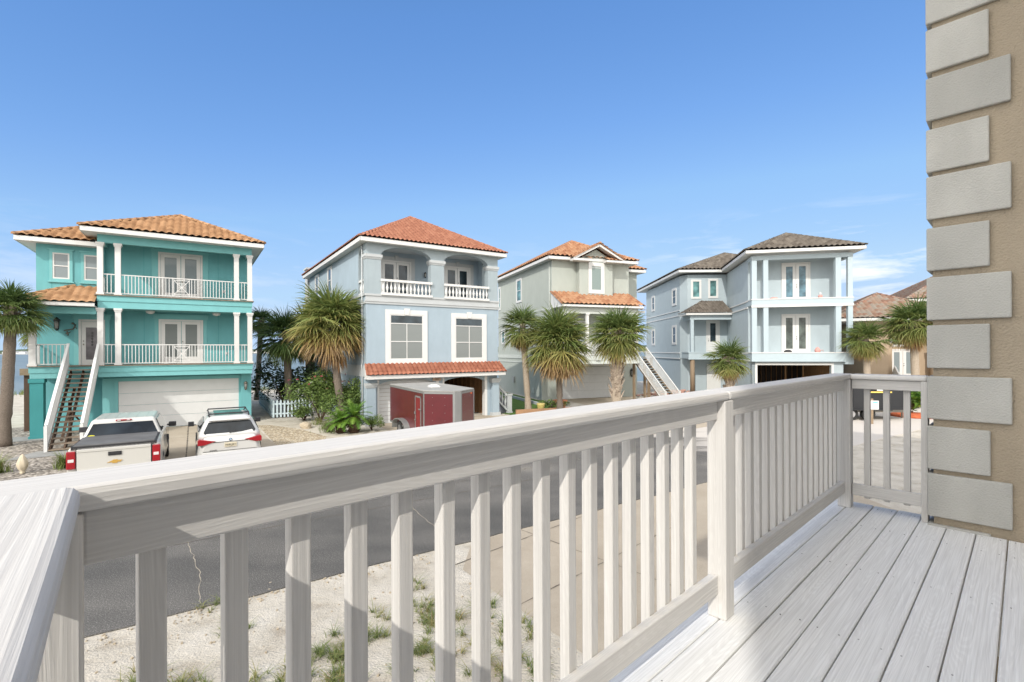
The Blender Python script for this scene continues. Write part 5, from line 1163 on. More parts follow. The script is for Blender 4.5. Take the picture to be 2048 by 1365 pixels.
def grass(name, label, spots, seed, h=(.15, .4), n=26, wid=0.006, mat=GRASS, lay=0.5):
    rnd = random.Random(seed); m = MB(); m.tone = []
    for (x, y, rad, sc) in spots:
        tn = rnd.uniform(0, .55)
        for i in range(int(n * rad * 10 * sc)):
            a = rnd.uniform(0, 6.28); r_ = abs(rnd.gauss(0, .5)) * rad; p = Vector((x + math.cos(a) * r_, y + math.sin(a) * r_, 0.0)); hh = rnd.uniform(*h) * (1.2 - min(1, r_ / rad) * .7)
            az = rnd.uniform(0, 6.28); dv = Vector((math.cos(az), math.sin(az), 0)); sd_ = Vector((-dv.y, dv.x, 0)) * wid
            q = [p, p + dv * hh * .2 * lay + Vector((0, 0, hh * .6)), p + dv * hh * .9 * lay + Vector((0, 0, hh))]
            v0 = [m.v(q[0] + sd_), m.v(q[0] - sd_)]; v1 = [m.v(q[1] + sd_ * .8), m.v(q[1] - sd_ * .8)]; v2 = m.v(q[2])
            t = min(1, max(0, tn + rnd.gauss(0, .14)))
            if m.face([v0[0], v0[1], v1[1], v1[0]]): m.tone.append(t)
            if m.face([v1[0], v1[1], v2]): m.tone.append(min(1, t + .1))
    return tag(m.build(name, mat, None, fix=False), label, 'grass', kind='stuff')
rnd = random.Random(40); spots = []
for (x, y) in ((-1.55, 7.7), (-1.4, 7.2), (-0.55, 7.05), (-0.1, 6.3), (0.05, 6.1), (-2.0, 6.4), (-2.2, 5.95), (-2.5, 5.6), (-2.3, 5.1), (-1.9, 5.0), (-1.6, 4.9), (-3.3, 5.1), (-3.2, 4.6), (-2.7, 4.4), (-1.0, 5.9), (-0.9, 5.3), (-0.6, 4.9), (-0.2, 5.0), (0.2, 4.9), (0.5, 5.0), (0.3, 4.5), (-0.35, 4.4), (-3.9, 4.3), (-4.4, 5.0), (-0.15, 5.75), (0.9, 5.2), (-1.3, 6.1), (-1.1, 6.5)):
    spots.append((x + rnd.uniform(-.1, .1), y + rnd.uniform(-.1, .1), rnd.uniform(.12, .3), rnd.uniform(.5, 1.3)))
for i in range(30): spots.append((rnd.uniform(-5, 1.0), rnd.uniform(2.5, 7.5), rnd.uniform(.06, .16), .8))
spots = [s for s in spots if not (s[0] > 0.2 and s[1] > 6.6 - 0)]
sp2 = []
for (x, y, r_, sc) in spots:
    for k in range(9): sp2.append((x + rnd.gauss(0, r_ * 1.1), y + rnd.gauss(0, r_ * 1.1), r_ * rnd.uniform(.15, .6), sc * .8))
grass('grass', 'sparse green and dry weeds on the sand below the deck', sp2, 41, h=(.03, .13), n=46, wid=.0045, lay=2.2)
grass('grass', 'dry beach grass along the dune by the water', [(*shore(t_, -9 + rnd.uniform(-1.0, 1.0)), 1.6, .6) for t_ in range(-14, 60, 2)], 42, h=(.3, .6), n=10, wid=.012)
grass('grass', 'tan tufts of grass around the cycad and path edge', [(-9.0, 23.8, .6, 1), (-8.5, 22.8, .6, 1), (-8.9, 24.8, .5, 1), (-10.0, 25.2, .5, 1)], 43, h=(.2, .5), n=24, wid=.008)
grass('grass', 'weeds at the end of the deck beside the tan wall', [(6.6, 9.4, .3, 1), (6.4, 9.3, .25, 1), (6.9, 8.7, .25, 1.), (8.0, 9.2, .3, .7), (5.2, 7.2, .25, .8)], 44, h=(.12, .4), n=24, wid=.007)
for i, (x, y, lb) in enumerate(((-16.05, 15.3, 'yellow green grass tuft left of the carved finial'), (-14.55, 15.9, 'yellow green grass tuft right of the carved finial'))):
    o = grass('grass_tuft', lb, [(x, y, .32, 1.3)], 50 + i, h=(.3, .6), n=44, wid=.009, lay=.9); o['kind'] = 'thing'; o['group'] = 'tufts in the gravel bed'
# cycad: three shaggy trunks with stiff feather leaves
o = thing('cycad', 'bright green sago cycad on two shaggy dark trunks by the sand path', 'shrub', (-7.45, 22.6, 0))
for (x, y, hh, s) in ((0.15, 0, .72, 1.0), (-0.42, -0.1, .52, .8)):
    m = MB(); rnd = random.Random(60)
    for i in range(150):
        a = rnd.uniform(0, 6.28); z = rnd.uniform(0, hh); r_ = .2 * s; p = Vector((x + math.cos(a) * r_, y + math.sin(a) * r_, z)); q = p + Vector((math.cos(a) * .09, math.sin(a) * .09, .07)); m.obox(p, q, .04, .02)
    m.lathe([(.2 * s, 0), (.24 * s, hh * .5), (.2 * s, hh), (.05, hh + .08)], (x, y, 0), 12); m.build('trunk', bpy.data.materials['palm_boots'] if False else DARKWOOD, o)
    m = MB(); m.tone = []
    for i in range(34):
        az = i * 2.4; el = 1.3 - 1.35 * (i / 34); d = Vector((math.cos(az) * math.cos(el), math.sin(az) * math.cos(el), math.sin(el))); p = Vector((x, y, hh)); L = .95 * s; tn = rnd.uniform(.1, .9)
        for k in range(16):
            d = (d + Vector((0, 0, -.075))).normalized(); q = p + d * L / 16; sd_ = d.cross(Vector((0, 0, 1))).normalized(); ln = .17 * s * math.sin(math.pi * (k + 1.5) / 18.5) + .03
            for sg in (-1, 1):
                t2 = q + sd_ * sg * ln + d * ln * .5 + Vector((0, 0, .03))
                if m.face([m.v(p), m.v(q), m.v(t2)]): m.tone.append(min(1, max(0, tn + rnd.uniform(-.15, .15))))
            p = q
    m.build('crown', CYC, o, fix=False)
# broad plant with red mulch by the beige house
shrub('leafy_plant', 'bright yellow green leafy plant beside the dark trailer, near the tan wall', 'shrub', (22.35, 27.5, 0), (.75, .7, .75), 900, .17, 70, CYC)
m = MB(); m.lathe([(1.15, 0), (1.2, .08), (.9, .16), (.05, .2)], (22.3, 27.2, 0), 20); tag(m.build('mulch_bed', ground_mat('red_mulch', [(.3, (.40, .08, .03)), (.7, (.62, .18, .08))], 6, 50, .04)), 'low mound of red mulch under the yellow green plant', 'mulch')
# plants, pots by the sage house
shrub('garden_plant', 'small green plants between the two garden pots', 'shrub', (2.35, 30.6, 0), (.8, .5, .38), 700, .07, 71, SHRUB)
m = MB(); m.lathe([(.13, 0), (.2, .12), (.24, .42), (.27, .5), (.24, .55)], (1.75, 29.9, 0), 14); tag(m.build('yellow_pot', paint('yellow_glaze', (.55, .45, .16), .4)), 'small yellow garden pot near the pale palm trunk', 'pot')
m = MB(); m.lathe([(.32, 0), (.42, .35), (.5, .5), (.44, .55)], (3.1, 31.8, 0), 16); tag(m.build('terracotta_pot', paint('terracotta', (.45, .17, .08), .8)), 'wide terracotta pot by the palm with orange fronds', 'pot')
m = MB(); m.box(-2.2, 2.2, -.1, .1, 0, .3); o = m.build('brick_edging', stucco('tan_brick', (.42, .24, .14), .3)); o.location = (2.3, 29.35, 0); o.rotation_euler = (0, 0, R(20)); tag(o, 'low tan brick edging of the flower bed', 'edging')
m = MB(); rnd = random.Random(77)
for i in range(260):
    x, y = rnd.gauss(0, 1.5), rnd.gauss(0, .6); s = rnd.uniform(.06, .16); z = max(0, .35 - .18 * math.hypot(x / 1.5, y / .6)) * rnd.random()
    p = Vector((x, y, z + s / 2)); a = rnd.uniform(0, 3); m.obox(p, p + Vector((math.cos(a), math.sin(a), rnd.uniform(-.4, .4))) * s * 2, s, s * .7)
o = m.build('brick_rubble', stucco('pink_brick_rubble', (.50, .30, .24), .3)); o.location = (13.9, 41.0, 0); tag(o, 'pile of pinkish brick rubble at the foot of the blue grey wall', 'rubble', kind='stuff')

# picket fence in two runs, and the gate arbor
PICK = paint('pale_blue_white_picket', (.52, .62, .66), .7)
def picket(label, p, q, h, n, loc=None):
    p = Vector(p); q = Vector(q); o = thing('picket_fence', label, 'fence', (p.x, p.y, 0), 0, 'picket fence around the side garden'); d = (q - p); L = d.length; d.normalize(); nn = Vector((-d.y, d.x)) * .03
    ra = MB()
    for z in (.25, h - .25): ra.obox((0, 0, z), (d.x * L, d.y * L, z), .04, .08)
    ra.build('rail', PICK, o)
    for i in range(n):
        c = d * L * (i + .5) / n; m = MB(); w = .045
        M = Matrix.Translation((c.x - nn.x, c.y - nn.y, 0)) @ Matrix.Rotation(math.atan2(d.y, d.x), 4, 'Z'); m.M = M
        m.prism([(-w, .05), (w, .05), (w, h - .08), (0, h), (-w, h - .08)], -.012, .012, 1); m.build('picket', PICK, o)
picket('long run of pale picket fence going back beside the sand path', (-13.55, 27.6), (-18.0, 34.8), 1.05, 44)
picket('short run of pale picket fence facing the street below dark shrubs', (-13.55, 27.6), (-11.6, 28.3), 1.05, 11)
o = thing('garden_arbor', 'weathered white arbor post and beam half buried in the oleander', 'arbor', (-10.95, 26.9, 0), 33)
for x in (0, 1.9):
    m = MB(); m.box(x - .05, x + .05, -.05, .05, 0, 2.0); m.build('post', WHITE, o)
m = MB(); m.box(-.2, 2.1, -.04, .04, 2.0, 2.12); m.box(-.3, .15, -.3, -.06, .98, 1.03); m.build('beam', WHITE, o)
# carved finial in the gravel bed
m = MB(); pr_ = [(.14, 0), (.16, .08), (.12, .14), (.22, .24), (.30, .42), (.31, .55), (.26, .72), (.17, .9), (.1, 1.0), (.02, 1.08)]
n = 28; rings = []
for j, (r_, z) in enumerate(pr_):
    rings.append([m.v(((r_ * (1 + .10 * math.sin(6 * (2 * math.pi * k / n) + j * .8))) * math.cos(2 * math.pi * k / n), (r_ * (1 + .10 * math.sin(6 * (2 * math.pi * k / n) + j * .8))) * math.sin(2 * math.pi * k / n), z)) for k in range(n)])
for i in range(len(rings) - 1):
    for k in range(n): m.face([rings[i][k], rings[i][(k + 1) % n], rings[i + 1][(k + 1) % n], rings[i + 1][k]], None, True)
m.face(rings[-1]); o = m.build('garden_finial', stucco('cream_stone', (.55, .48, .36), .15)); o.location = (-15.25, 15.25, 0); o.scale = (.42, .42, .56); tag(o, 'cream carved stone finial standing in the gravel between two grass tufts', 'ornament')
# rocks along the drive
m = MB()
rnd = random.Random(80)
def rock(label, x, y, s, mat):
    m = MB(); bmesh.ops.create_icosphere(m.bm, subdivisions=2, radius=s)
    for v in m.bm.verts: v.co = Vector((v.co.x * 1.3, v.co.y, v.co.z * .7)) * (1 + rnd.uniform(-.12, .12))
    o = m.build('rock', mat); o.location = (x, y, s * .35); o.rotation_euler = (0, 0, rnd.uniform(0, 3)); tag(o, label, 'rock')
ROCK = stucco('tan_rock', (.45, .38, .28), .3)
rock('largest tan rock at the edge of the gravel beside the white SUV', *W1(10.6, -3.4), .28, ROCK)
rock('small dark rock lying on the sand path', *W1(11.4, -4.6), .14, stucco('dark_rock', (.14, .11, .09), .3))

# ------------------------------------------------------------------ vehicles
CARW = paint('white_car_paint', (.52, .52, .505), .35, .01, coat=.8); CARC = paint('cream_white_car_paint', (.50, .49, .455), .38, .01, coat=.7)
CGL = glass('car_glass', (.012, .017, .022), .04); TYRE = paint('tyre_rubber', (.02, .02, .02), .85); RIMM = paint('alloy_rim', (.45, .45, .46), .3, metallic=.8)
RED = paint('red_lens', (.28, .008, .014), .18, .1, coat=.6); BLK = paint('black_plastic', (.022, .022, .025), .6); CHROME = paint('chrome', (.6, .6, .6), .15, metallic=1.0); GOLD = paint('gold_emblem', (.55, .34, .08), .4, metallic=.4)
LENSW = paint('clear_lens', (.6, .55, .55), .2); TONN = paint('grey_vinyl_cover', (.10, .10, .10), .75, .2)
def wheel(parent, x, y, r, w=.24):
    s = 1 if x > 0 else -1
    def cyl(name, mat, ra, rb, x0, x1, par, n=28):
        m = MB(); A = []; 
        for xx, rr in ((x0, ra), (x1, rb)): A.append([m.v((xx, y + rr * math.cos(2 * math.pi * k / n), r + rr * math.sin(2 * math.pi * k / n))) for k in range(n)])
        for k in range(n): m.face([A[0][k], A[0][(k + 1) % n], A[1][(k + 1) % n], A[1][k]], None, True)
        m.face(A[0]); m.face(A[1][::-1]); return m.build(name, mat, par, bevel=.015)
    t = cyl('wheel', TYRE, r, r, x - s * w, x, parent); cyl('rim', RIMM, r * .62, r * .55, x - s * .05, x + s * .008, t)
def rr_ring(y, w, z0, z1, tum=0.0, r=.12, n=4):
    """rounded section of a car body in the xz plane"""
    P = []
    for cx, cz, a0, ww in ((1, 1, 0, w - tum), (-1, 1, 90, w - tum), (-1, -1, 180, w), (1, -1, 270, w)):
        for k in range(n + 1):
            a = R(a0 + 90 * k / n); P.append((cx * (ww - r) + r * math.cos(a), y, (z1 - r if cz > 0 else z0 + r * .6) + (r if cz > 0 else r * .6) * math.sin(a)))
    return P
# pickup
tp = W1(4.22, -12.35)
T = thing('pickup_truck', 'cream white pickup with grey bed cover parked on the teal house driveway', 'pickup truck', (tp[0], tp[1], 0), 33)
m = MB()
m.loft([rr_ring(y, w, .42, z, tu, .10) for y, w, z, tu in ((0.03, .97, 1.26, .03), (.12, 1.0, 1.29, .035), (1.9, 1.01, 1.29, .035), (2.0, 1.0, 1.27, .05), (4.2, 1.0, 1.25, .06), (4.6, .99, 1.2, .08), (5.5, .96, 1.12, .1), (5.75, .9, .98, .1))])
m.build('body', CARC, T)
def frustum(m, b, t, z0, z1, r=0):  # b,t = (x half, y0, y1)
    A = [m.v((sx * b[0], yy, z0)) for sx, yy in ((-1, b[1]), (1, b[1]), (1, b[2]), (-1, b[2]))]; B_2 = [m.v((sx * t[0], yy, z1)) for sx, yy in ((-1, t[1]), (1, t[1]), (1, t[2]), (-1, t[2]))]
    m.face(A[::-1]); m.face(B_2)
    for i in range(4): m.face([A[i], A[(i + 1) % 4], B_2[(i + 1) % 4], B_2[i]])
m = MB(); frustum(m, (.95, 1.72, 4.75), (.74, 2.0, 3.85), 1.22, 1.77); m.build('cab', CARC, T, bevel=.07, seg=4)
m = MB()                                           # roof ribs
for x in (-.5, -.25, 0, .25, .5): m.box(x - .02, x + .02, 2.15, 3.6, 1.768, 1.777)
m.build('roof_rib', CARC, T)
def pane4(name, parent, pts, mat=CGL, th=.012):
    m = MB(); P = [Vector(p) for p in pts]; n = (P[1] - P[0]).cross(P[2] - P[0]).normalized()
    A = [m.v(p + n * th) for p in P]; Bq = [m.v(p - n * th) for p in P]; m.face(A); m.face(Bq[::-1]); k = len(P)
    for i in range(k): m.face([A[i], A[(i + 1) % k], Bq[(i + 1) % k], Bq[i]])
    return m.build(name, mat, parent)
pane4('rear_window', T, [(-.84, 1.755, 1.30), (.84, 1.755, 1.30), (.70, 1.93, 1.65), (-.70, 1.93, 1.65)])
for s in (-1, 1): pane4('side_window', T, [(s * .925, 2.0, 1.31), (s * .925, 4.35, 1.31), (s * .785, 3.85, 1.68), (s * .785, 2.15, 1.68)])
pane4('windscreen', T, [(-.88, 4.66, 1.27), (.88, 4.66, 1.27), (.7, 3.98, 1.72), (-.7, 3.98, 1.72)])
m = MB(); m.box(-.86, .86, .06, 1.74, 1.285, 1.335); m.build('bed_cover', TONN, T, bevel=.02)
m = MB(); m.box(-.90, .90, .03, .07, 1.22, 1.30); m.box(-.90, -.86, .05, 1.75, 1.27, 1.31); m.box(.86, .90, .05, 1.75, 1.27, 1.31); m.build('bed_rail', BLK, T)
m = MB(); m.box(-.775, .775, -.035, .04, .62, 1.235); m.box(-.775, .775, -.05, -.03, 1.16, 1.232); m.box(-.76, .76, -.045, -.03, .64, .72); tg = m.build('tailgate', CARC, T, bevel=.012)
m = MB(); m.box(-.14, .14, -.055, -.035, 1.02, 1.12); m.box(-.11, .11, -.065, -.05, 1.05, 1.09); m.build('handle', BLK, tg)
m = MB(); a, h_ = .145, .036; m.prism([(-a, .845), (-.05, .845 + h_), (-.05, .845 + h_ + .02), (.055, .845 + h_ + .02), (.055, .845 + h_), (a + .01, .845 + h_), (a - .025, .845 - .012), (.05, .845 - .012), (.05, .845 - h_), (-.055, .845 - h_), (-.055, .845 - .012), (-a - .02, .845 - .012)], -.05, -.034, 1); m.build('emblem', GOLD, tg)
for s in (-1, 1):
    m = MB(); m.box(min(s * .80, s * .985), max(s * .80, s * .985), -.03, .12, .74, 1.2); tl = m.build('taillight', RED, T, bevel=.025, seg=3)
    m = MB(); m.box(min(s * .83, s * .95), max(s * .83, s * .95), -.036, -.02, .92, 1.0); m.build('reverse_lamp', LENSW, tl, bevel=.01)
    m = MB(); m.box(min(s * 1.0, s * 1.10), max(s * 1.0, s * 1.10), 3.53, 3.58, 1.27, 1.33); m.box(min(s * 1.05, s * 1.26), max(s * 1.05, s * 1.26), 3.5, 3.6, 1.24, 1.40); m.build('mirror', BLK, T, bevel=.04, seg=3)
    for y in (1.25, 4.9): wheel(T, s * 1.0, y, .4, .26)
m = MB(); m.box(-.795, -.778, -.01, .033, .6, 1.26); m.box(.778, .795, -.01, .033, .6, 1.26); m.box(-.78, .78, -.01, .03, .60, .62); m.build('panel_gap', BLK, T)
for s in (-1, 1):
    for y in (2.05, 3.05, 4.1): m = MB(); m.box(min(s * 1.005, s * 1.013), max(s * 1.005, s * 1.013), y, y + .012, .5, 1.22); m.build('door_gap', BLK, T)
m = MB(); m.box(-.95, .95, -.14, .06, .42, .62); m.build('bumper', CHROME, T, bevel=.03)
m = MB(); m.box(-.19, .19, 1.93, 1.98, 1.70, 1.745); hb = m.build('brake_light', RED, T, bevel=.012)
m = MB(); m.box(-.15, -.07, 1.92, 1.935, 1.71, 1.735); m.box(.07, .15, 1.92, 1.935, 1.71, 1.735); m.build('cargo_lamp', LENSW, hb)
m = MB(); n = 20; c = Vector((-.72, 1.755, 1.325)); m.prism([(c.x + .085 * math.cos(2 * math.pi * k / n), c.z + .035 * math.sin(2 * math.pi * k / n)) for k in range(n)], 1.735, 1.742, 1); m.build('sticker', paint('yellow_sticker', (.75, .7, .05), .6), T)

# SUV
tp = W1(6.98, -10.85)
S = thing('suv', 'white SUV with black roof rack parked right of the pickup', 'SUV', (tp[0], tp[1], -0.0), 33)
S['label'] = 'white SUV with black roof rack, parked right of the pickup near the garage door'
m = MB()
m.loft([rr_ring(y, w, .3, z, tu, .16) for y, w, z, tu in ((0.0, .82, .86, .1), (.08, .90, 1.0, .12), (.3, .94, 1.1, .12), (1.2, .945, 1.08, .1), (3.2, .945, 1.06, .1), (3.5, .93, 1.04, .12), (4.4, .88, .92, .15), (4.65, .75, .78, .15))])
m.build('body', CARW, S)
m = MB()
def cab_ring(z, hw, y0, y1, r):
    P = []
    for cx, cy, a0 in ((1, y1, 0), (-1, y1, 90), (-1, y0, 180), (1, y0, 270)):
        for k in range(5):
            a = R(a0 + 22.5 * k); P.append((cx * (hw - r) + r * math.cos(a), cy + (-r if cy == y1 else r) + r * math.sin(a), z))
    return P
m.loft([cab_ring(.95, .90, .10, 3.6, .2), cab_ring(1.12, .86, .2, 3.4, .2), cab_ring(1.5, .69, .42, 2.6, .2), cab_ring(1.60, .62, .44, 2.4, .22), cab_ring(1.64, .50, .60, 2.2, .25)])
m.build('cabin', CARW, S)
pane4('rear_window', S, [(-.70, .215, 1.10), (.70, .215, 1.10), (.74, .235, 1.16), (.60, .405, 1.46), (-.60, .405, 1.46), (-.74, .235, 1.16)], th=.02)
for s in (-1, 1):
    pane4('side_window', S, [(s * .862, .75, 1.13), (s * .862, 3.2, 1.13), (s * .715, 2.45, 1.46), (s * .715, .75, 1.46)], th=.02)
    m = MB(); m.prism([(s * .40, .90), (s * .60, .94), (s * .86, 1.0), (s * .90, .95), (s * .90, .80), (s * .72, .80)], -.03, .25, 1); m.build('taillight', RED, S, bevel=.012)
    m = MB(); m.box(min(s * .93, s * 1.02), max(s * .93, s * 1.02), 3.0, 3.06, 1.08, 1.12); m.box(min(s * .99, s * 1.17), max(s * .99, s * 1.17), 2.95, 3.1, 1.06, 1.22); m.build('mirror', BLK, S, bevel=.04, seg=3)
    for y in (.85, 3.75): wheel(S, s * .94, y, .36)
    m = MB(); m.box(min(s * .6, s * .8), max(s * .6, s * .8), -.02, .02, .42, .45); m.build('reflector', RED, S)
pane4('windscreen', S, [(-.78, 3.3, 1.13), (.78, 3.3, 1.13), (.6, 2.5, 1.52), (-.6, 2.5, 1.52)], th=.02)
m = MB(); m.box(-.60, .60, .30, .55, 1.50, 1.56); m.build('spoiler', CARW, S, bevel=.03)
m = MB(); m.box(-.80, .80, -.03, .12, .36, .56); m.build('bumper', CARW, S, bevel=.03)
m = MB(); m.box(-.76, .76, -.012, .02, .585, .595); m.box(-.48, .48, -.015, .03, .862, .874); m.build('panel_gap', BLK, S)
m = MB(); m.box(-.42, .42, .85, 2.3, 1.643, 1.66); m.build('sunroof', glass('green_roof_glass', (.05, .14, .13), .1), S)
m = MB()
for s in (-1, 1): m.tube([(s * .56, .6, 1.61), (s * .58, .75, 1.70), (s * .58, 2.2, 1.70), (s * .56, 2.4, 1.61)], .02, 8)
for y, z in ((.85, 1.74), (1.95, 1.80)): m.tube([(-.60, y, z - .12), (-.58, y, z - .05), (.58, y, z - .05), (.60, y, z - .12)], .022, 8)
m.build('roof_rack', BLK, S)
m = MB(); m.box(-.17, .17, .01, .05, .70, .84); m.mi = 0; pl = m.build('license_plate', paint('plate_cream', (.55, .50, .38), .5), S, bevel=.006)
for o_ in (S,):
    pl.location = (0, -.04, 0)
text_obj('plate_number', 'H18 JX1', .085, BLK, pl, facing(0, .003, .765), .002)
m = MB(); n = 24
for r0, mt in ((.045, BLK),):
    m.prism([(r0 * math.cos(2 * math.pi * k / n), .93 + r0 * math.sin(2 * math.pi * k / n)) for k in range(n)], -.005, .03, 1)
em = m.build('emblem', BLK, S)
m = MB()
for a0 in (0, 180):
    P = [(0, .93)] + [(.032 * math.cos(R(a0 + 90 * k / 6)), .93 + .032 * math.sin(R(a0 + 90 * k / 6))) for k in range(7)]; m.prism(P, -.010, -.004, 1)
m.build('emblem_quarter', paint('emblem_blue', (.1, .3, .6), .3), em)
m = MB()
for a0 in (90, 270):
    P = [(0, .93)] + [(.032 * math.cos(R(a0 + 90 * k / 6)), .93 + .032 * math.sin(R(a0 + 90 * k / 6))) for k in range(7)]; m.prism(P, -.010, -.004, 1)
m.build('emblem_quarter', WHITE, em)
m = MB(); m.obox((-.02, .17, 1.12), (.2, .17, 1.17), .015, .02); m.build('wiper', BLK, S)
text_obj('badge', 'xDrive30i', .05, BLK, S, facing(-.48, -.01, .62), .002)

# red cargo trailer: axis runs towards the garage, wedge nose towards the street
tp = W2(0.0, 0.0)
X = thing('cargo_trailer', 'dark red enclosed cargo trailer with wedge nose before the pale blue garage', 'trailer', (-3.45, 19.1, 0), 33 - 3)
MAR = paint('maroon_panel', (.095, .008, .012), .35, .12, coat=.3); ALU = paint('aluminium', (.25, .255, .25), .5, .05, metallic=.5); GREYR = paint('grey_metal_roof', (.27, .27, .255), .7, .15)
zt, zb = 2.17, .45
out = [(0, 0), (.95, -.85), (1.2, -.85), (2.15, 0), (2.15, 4.6), (0, 4.6)]
m = MB(); m.prism(out, zb, zt, 2); m.build('body', MAR, X)
m = MB(); n_ = len(out)
cx = 1.07
m.prism([(x + (x - cx) * .012, y - .01) for x, y in out], zt, zt + .05, 2); m.build('roof', GREYR, X, bevel=.01)
m = MB()
for i in range(n_):
    a = Vector((*out[i], 0)); b = Vector((*out[(i + 1) % n_], 0)); m.obox((a.x, a.y, zt - .045), (b.x, b.y, zt - .045), .03, .075); m.obox((a.x, a.y, zb + .04), (b.x, b.y, zb + .04), .03, .08)
for x, y in ((0, 0), (2.15, 0)): m.box(x - .02, x + .02, y - .02, y + .02, zb, zt)
m.prism([(.88, -.80), (.95, -.87), (1.2, -.87), (1.27, -.80)], zb, zt, 2)
m.build('edge_trim', ALU, X)
m = MB(); m.prism([(-.02, .02), (.0, .02), (.0, .05), (-.02, .05)], 0, 0.01, 2)
for w0, w1 in ((.28, .34), (.92, .98)): m.box(-.025, 0.0, w0, w1, .55, 1.95)
m.box(-.025, 0, .28, .98, 1.89, 1.95); m.box(-.025, 0, .28, .98, .55, .6); dr = m.build('side_door', ALU, X)
m = MB(); m.box(-.012, 0, .34, .92, .6, 1.89); m.build('door_panel', paint('red_panel', (.16, .010, .012), .5), dr)
m = MB(); m.box(-.06, -.02, .2, .5, 1.42, 1.46); m.box(-.05, -.02, .88, 1.0, 1.2, 1.3); m.box(-.06, -.02, .86, .94, .95, 1.0); m.build('latch', ALU, dr)
m = MB()                                           # rivets on the nose panels
for (x0, y0), (x1, y1) in (((0, 0), (.95, -.85)), ((1.2, -.85), (2.15, 0))):
    for f in (.28, .68):
        for z in (.75, 1.05, 1.35, 1.65, 1.95): m.lathe([(.012, -.008), (.012, .008)], (x0 + (x1 - x0) * f, y0 + (y1 - y0) * f - .004, z), 6)
m.build('rivet', ALU, X)
m = MB(); m.prism([(.72, 1.1), (1.12, 1.1), (1.12, 1.5), (.72, 1.5)], zt + .05, zt + .09, 2)
A = [m.v(p) for p in ((.70, 1.08, zt + .09), (1.14, 1.08, zt + .09), (1.14, 1.52, zt + .09), (.70, 1.52, zt + .09))]; Bq = [m.v(p) for p in ((.82, 1.2, zt + .17), (1.02, 1.2, zt + .17), (1.02, 1.4, zt + .17), (.82, 1.4, zt + .17))]
m.face(Bq)
for i in range(4): m.face([A[i], A[(i + 1) % 4], Bq[(i + 1) % 4], Bq[i]])
m.build('roof_vent', WHITE, X)
for y in (2.2, 3.0):
    for x in (-.06, 2.21): wheel(X, x if x > 0 else x, y, .33, .2)
m = MB()
for x0, x1 in ((-.24, 0), (2.15, 2.39)):
    P = [(2.6 + .92 * math.cos(math.pi * k / 14), .34 + .5 * math.sin(math.pi * k / 14) ** .5) for k in range(15)] + [(2.6 - .86, .34)] + [(2.6 + .86 * math.cos(math.pi * (1 - k / 14)), .34 + .44 * math.sin(math.pi * k / 14) ** .5) for k in range(15)]
    for k in range(14):
        a = math.pi * k / 14; b = math.pi * (k + 1) / 14
        f = lambda t, g: (2.6 + (.9 - g) * math.cos(t), .34 + (.5 - g) * max(0, math.sin(t)) ** .6)
        m.prism([f(a, 0), f(b, 0), f(b, .04), f(a, .04)], x0, x1, 0)
m.build('mudguard', ALU, X)
m = MB(); m.obox((.5, -.4, .42), (1.07, -1.7, .42), .08, .1); m.obox((1.65, -.4, .42), (1.08, -1.7, .42), .08, .1); m.tube([(1.07, -1.45, 0.05), (1.07, -1.45, .75)], .04, 8); m.build('drawbar', BLK, X)
m = MB(); m.box(1.83, 1.97, -.22, -.19, 2.02, 2.07); m.M = None; mk = m.build('marker_lamp', paint('orange_lens', (.6, .12, .03), .3), X)

# black dump trailer on the sand by the beige house
K_ = thing('utility_trailer', 'black high-sided trailer with paper notices parked on the sand past the short railing', 'trailer', (17.2, 25.9, 0), -6)
BT = paint('black_trailer_paint', (.012, .013, .016), .6, .2)
m = MB(); m.box(0, 3.35, 0, 1.9, .62, 2.25); m.build('body', BT, K_)
m = MB()
for x in (-.02, .75, 1.55, 2.35, 3.29): m.box(x, x + .08, -.05, 0, .62, 2.25)
m.box(-.03, 3.38, -.06, 0, 2.17, 2.27); m.box(-.03, 3.38, -.06, 0, .58, .68); m.build('side_rib', BT, K_)
m = MB(); m.box(-.3, 3.4, .2, 1.7, .42, .58); m.obox((3.3, .5, .45), (4.1, .95, .42), .08, .1); m.obox((3.3, 1.4, .45), (4.1, .95, .42), .08, .1); m.tube([(3.75, .95, 0.03), (3.75, .95, .95)], .04, 8); m.obox((3.75, .8, .95), (3.75, 1.1, .95), .03, .03); m.tube([(4.05, .95, .42), (4.3, .95, .44)], .05, 8); m.build('drawbar', paint('dull_steel', (.25, .23, .2), .5, metallic=.5), K_)
m = MB(); m.box(-.1, 2.6, -.18, .02, .55, .60); m.build('mudguard', BT, K_)
for y in (.3, 1.1): wheel(K_, 0.0 + .02, y, .34, .1) if False else None
for x in (.7, 1.55):
    m = MB(); n = 24; P = [(x + .33 * math.cos(2 * math.pi * k / n), .33 + .33 * math.sin(2 * math.pi * k / n)) for k in range(n)]; m.prism(P, 0.02, .24, 1); w_ = m.build('wheel', TYRE, K_)
    m = MB(); P = [(x + .18 * math.cos(2 * math.pi * k / n), .33 + .18 * math.sin(2 * math.pi * k / n)) for k in range(n)]; m.prism(P, 0.0, .02, 1); m.build('rim', RIMM, w_)
m = MB(); m.box(1.90, 2.54, -.075, -.062, 1.58, 2.2); m.box(2.72, 2.82, -.075, -.062, 1.95, 2.07); nt_ = m.build('paper_notice', paint('paper_white', (.75, .77, .75), .8), K_)
m = MB()
for k in range(6): m.box(1.98, 2.46 - (k % 3) * .07, -.079, -.0755, 1.66 + k * .085, 1.68 + k * .085)
m.build('printed_line', paint('print_grey', (.35, .38, .42), .8), nt_)
YEL = paint('yellow_strap', (.70, .52, .12), .6)
m = MB(); m.obox((1.55, -.08, 1.50), (2.62, -.08, 1.50), .02, .07); m.box(2.85, 3.25, -.075, -.06, 1.78, 1.85); m.build('yellow_strap', YEL, K_)
